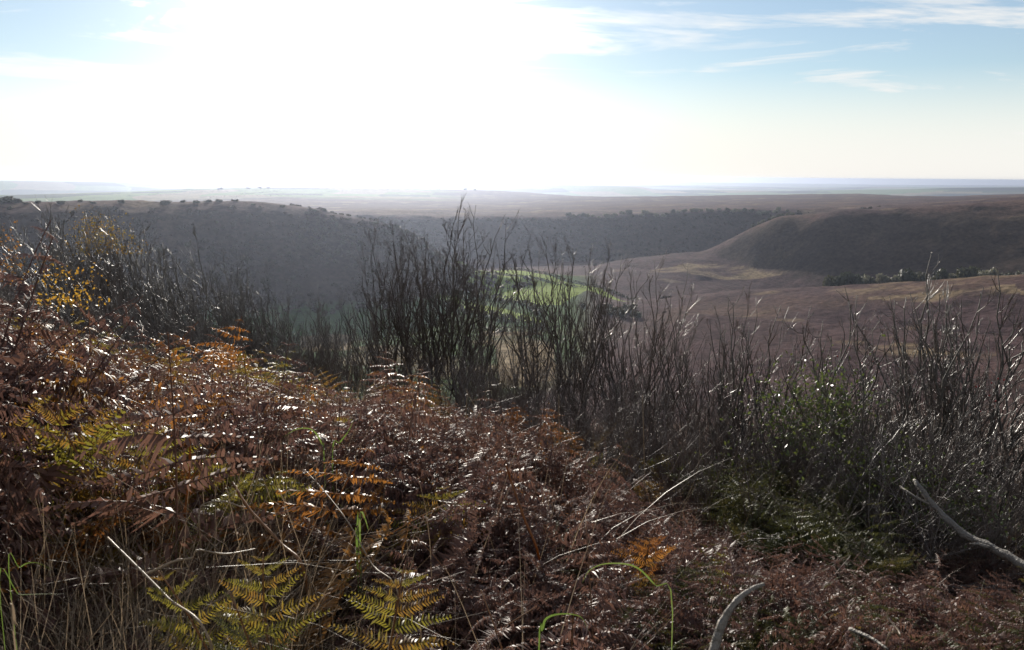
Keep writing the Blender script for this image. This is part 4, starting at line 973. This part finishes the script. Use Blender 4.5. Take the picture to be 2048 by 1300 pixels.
# scrub and bare woodland over the steep slopes, a mass at this distance
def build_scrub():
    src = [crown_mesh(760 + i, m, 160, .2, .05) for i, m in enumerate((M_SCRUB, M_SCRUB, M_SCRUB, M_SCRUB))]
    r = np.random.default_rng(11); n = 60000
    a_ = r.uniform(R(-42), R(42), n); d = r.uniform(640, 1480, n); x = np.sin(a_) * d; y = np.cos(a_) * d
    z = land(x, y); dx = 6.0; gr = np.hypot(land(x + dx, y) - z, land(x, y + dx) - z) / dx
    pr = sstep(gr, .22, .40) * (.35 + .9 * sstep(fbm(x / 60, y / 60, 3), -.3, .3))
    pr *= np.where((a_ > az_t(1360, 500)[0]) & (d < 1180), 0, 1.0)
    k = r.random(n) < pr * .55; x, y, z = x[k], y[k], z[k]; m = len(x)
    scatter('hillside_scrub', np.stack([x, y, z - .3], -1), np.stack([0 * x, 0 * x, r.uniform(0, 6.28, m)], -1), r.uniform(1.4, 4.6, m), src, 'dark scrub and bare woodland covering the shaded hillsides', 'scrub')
build_scrub()
# tree-lined rim where the left-hand hill runs down to the fields
for u, v in [(850, 492), (868, 508), (884, 520), (898, 532), (912, 538), (928, 546), (944, 552)]:
    tree(hit(u, v + 4), rt.uniform(3, 5), rt.uniform(4, 6), M_PALECROWN if rt.random() < .5 else M_CROWN, 'small tree on the rim between the left-hand hill and the fields', 'trees where the left-hand hill meets the fields', 'tree', 'field_tree', rt)
# dark copse at the corner of the green field
for i in range(13):
    u = rt.uniform(1140, 1275); v = 596 + (u - 1140) * .10 + rt.uniform(0, 22)
    tree(hit(u, v + 8), rt.uniform(4, 6.5), rt.uniform(5, 8), M_CROWN, 'dark tree in the copse at the corner of the green field', 'trees of the copse by the green field', 'tree', 'copse_tree', rt)
# hedges
def hedge(label, pts, h, w, group=None, mat=None, dens=3.0):
    P_ = [hit(*q) for q in pts]; r = np.random.default_rng(int(abs(pts[0][0]) * 7 + pts[0][1])); c = []
    for a, b in zip(P_[:-1], P_[1:]):
        n = max(8, int(np.hypot(*(b - a)[:2]) * dens)); t = r.random(n)[:, None]; q = a + (b - a) * t; q[:, :2] += r.normal(0, w * .4, (n, 2)); q[:, 2] = land(q[:, 0], q[:, 1]) + r.random(n) ** .8 * h * (.6 + .6 * vnoise(q[:, 0] / 6, q[:, 1] / 6)); c.append(q)
    c = np.concatenate(c); n = len(c); org = P_[0]
    a = r.normal(0, 1, (n, 3)); a /= np.linalg.norm(a, axis=1)[:, None]; b = np.cross(a, r.normal(0, 1, (n, 3))); b /= np.linalg.norm(b, axis=1)[:, None]; s = .22 * h * r.uniform(.6, 1.4, (n, 1))
    c = c - org; v = np.stack([c - a * s, c + b * s, c + a * s, c - b * s], 1).reshape(-1, 3)
    return tag(obj('hedge', mesh_np('hedge', v, np.arange(n * 4).reshape(-1, 4), mat or M_CROWN), loc=org), label, 'hedge', group)
hedge('dark hedge along the upper edge of the bright green field', [(940, 545), (1000, 549), (1090, 564), (1185, 578)], 3.2, 3)
hedge('upper thin hedge above the narrow green strip', [(1000, 539), (1110, 553), (1210, 578), (1275, 601)], 3, 3)
hedge('thick dark hedge along the lower edge of the bright green field', [(925, 580), (985, 598), (1055, 611), (1085, 632)], 5.5, 7)
hedge('dark hedge below the lower green strip', [(880, 608), (980, 634), (1075, 652), (1090, 660)], 6, 8)
hedge('straight dark hedge across the pasture at the foot of fields', [(965, 662), (1030, 664), (1085, 666)], 5, 4)
for i, pts in enumerate([[(250, 392), (400, 385), (520, 381), (700, 378)], [(300, 388), (430, 379), (560, 375), (700, 375)], [(400, 396), (520, 392), (640, 391)], [(640, 384), (720, 381), (800, 380)], [(480, 389), (560, 383)]]):
    hedge(['lower long hedge across the pale far fields', 'upper long hedge across the pale far fields', 'short hedge at the foot of the pale far fields', 'hedge at the right end of the pale far fields', 'slanting hedge in the middle of the pale far fields'][i], pts, 5, 6, None, None, .5)
for u, v in [(497, 377), (440, 379), (520, 376), (536, 376), (860, 377), (880, 377), (905, 378), (930, 379), (950, 380)]:
    tree(hit(u, v + 1), rt.uniform(10, 16), rt.uniform(9, 13), M_CROWN, 'tiny lone tree on the far field crest', 'lone trees on the far field crest', 'tree', 'far_tree', rt)

# sheep grazing in the green field
def sheep_mesh():
    mb = MB(); t = np.linspace(0, 1, 7)
    mb.tube(np.stack([-.55 + 1.1 * t, 0 * t, .62 + .04 * np.sin(t * 3)], -1), .30 * np.sin(np.pi * (.12 + .8 * t)) + .02, 8)
    for x in (-.35, .35):
        for y in (-.15, .15): mb.tube([(x, y, .5), (x + .02, y, .25), (x, y, 0)], [.07, .05, .045], 5)
    mb.tube([(.48, 0, .68), (.68, 0, .55), (.80, 0, .32)], [.13, .10, .06], 6); mb.tube([(-.52, 0, .65), (-.62, 0, .5)], [.04, .02], 4)
    return mb.mesh('sheep', M_WOOL)
SH = sheep_mesh()
for u, v in [(1035, 581), (1041, 582), (1047, 582), (1053, 583), (1060, 580)]:
    tag(obj('sheep', SH, loc=hit(u, v), rot=(0, 0, rt.uniform(0, 6.28)), scale=1.4), 'tiny dark sheep grazing in the bright green field', 'sheep', 'sheep in the green field')

number_row('bushes at the foot of the right-hand hill', 'bush from the left in the row at the foot of the right-hand hill')
number_row('trees fringing the middle hill', 'tree from the left in the fringe along the middle hill top')
number_row('trees on the spur of the right-hand hill', 'small tree from the left on the spur of the right-hand hill')
number_row('bushes on the skyline of the left-hand hill', 'dark bush from the left on the skyline of the left-hand hill')
number_row('trees where the left-hand hill meets the fields', 'tree from the left where the left-hand hill meets the fields')
number_row('trees of the copse by the green field', 'dark tree from the left in the copse by the green field')
number_row('lone trees on the far field crest', 'tiny tree from the left on the far field crest')
number_row('sheep in the green field', 'tiny sheep from the left in the bright green field')
number_row('tall dead bracken fronds above the mass', 'standing dead brown frond from the left in the brown bracken')
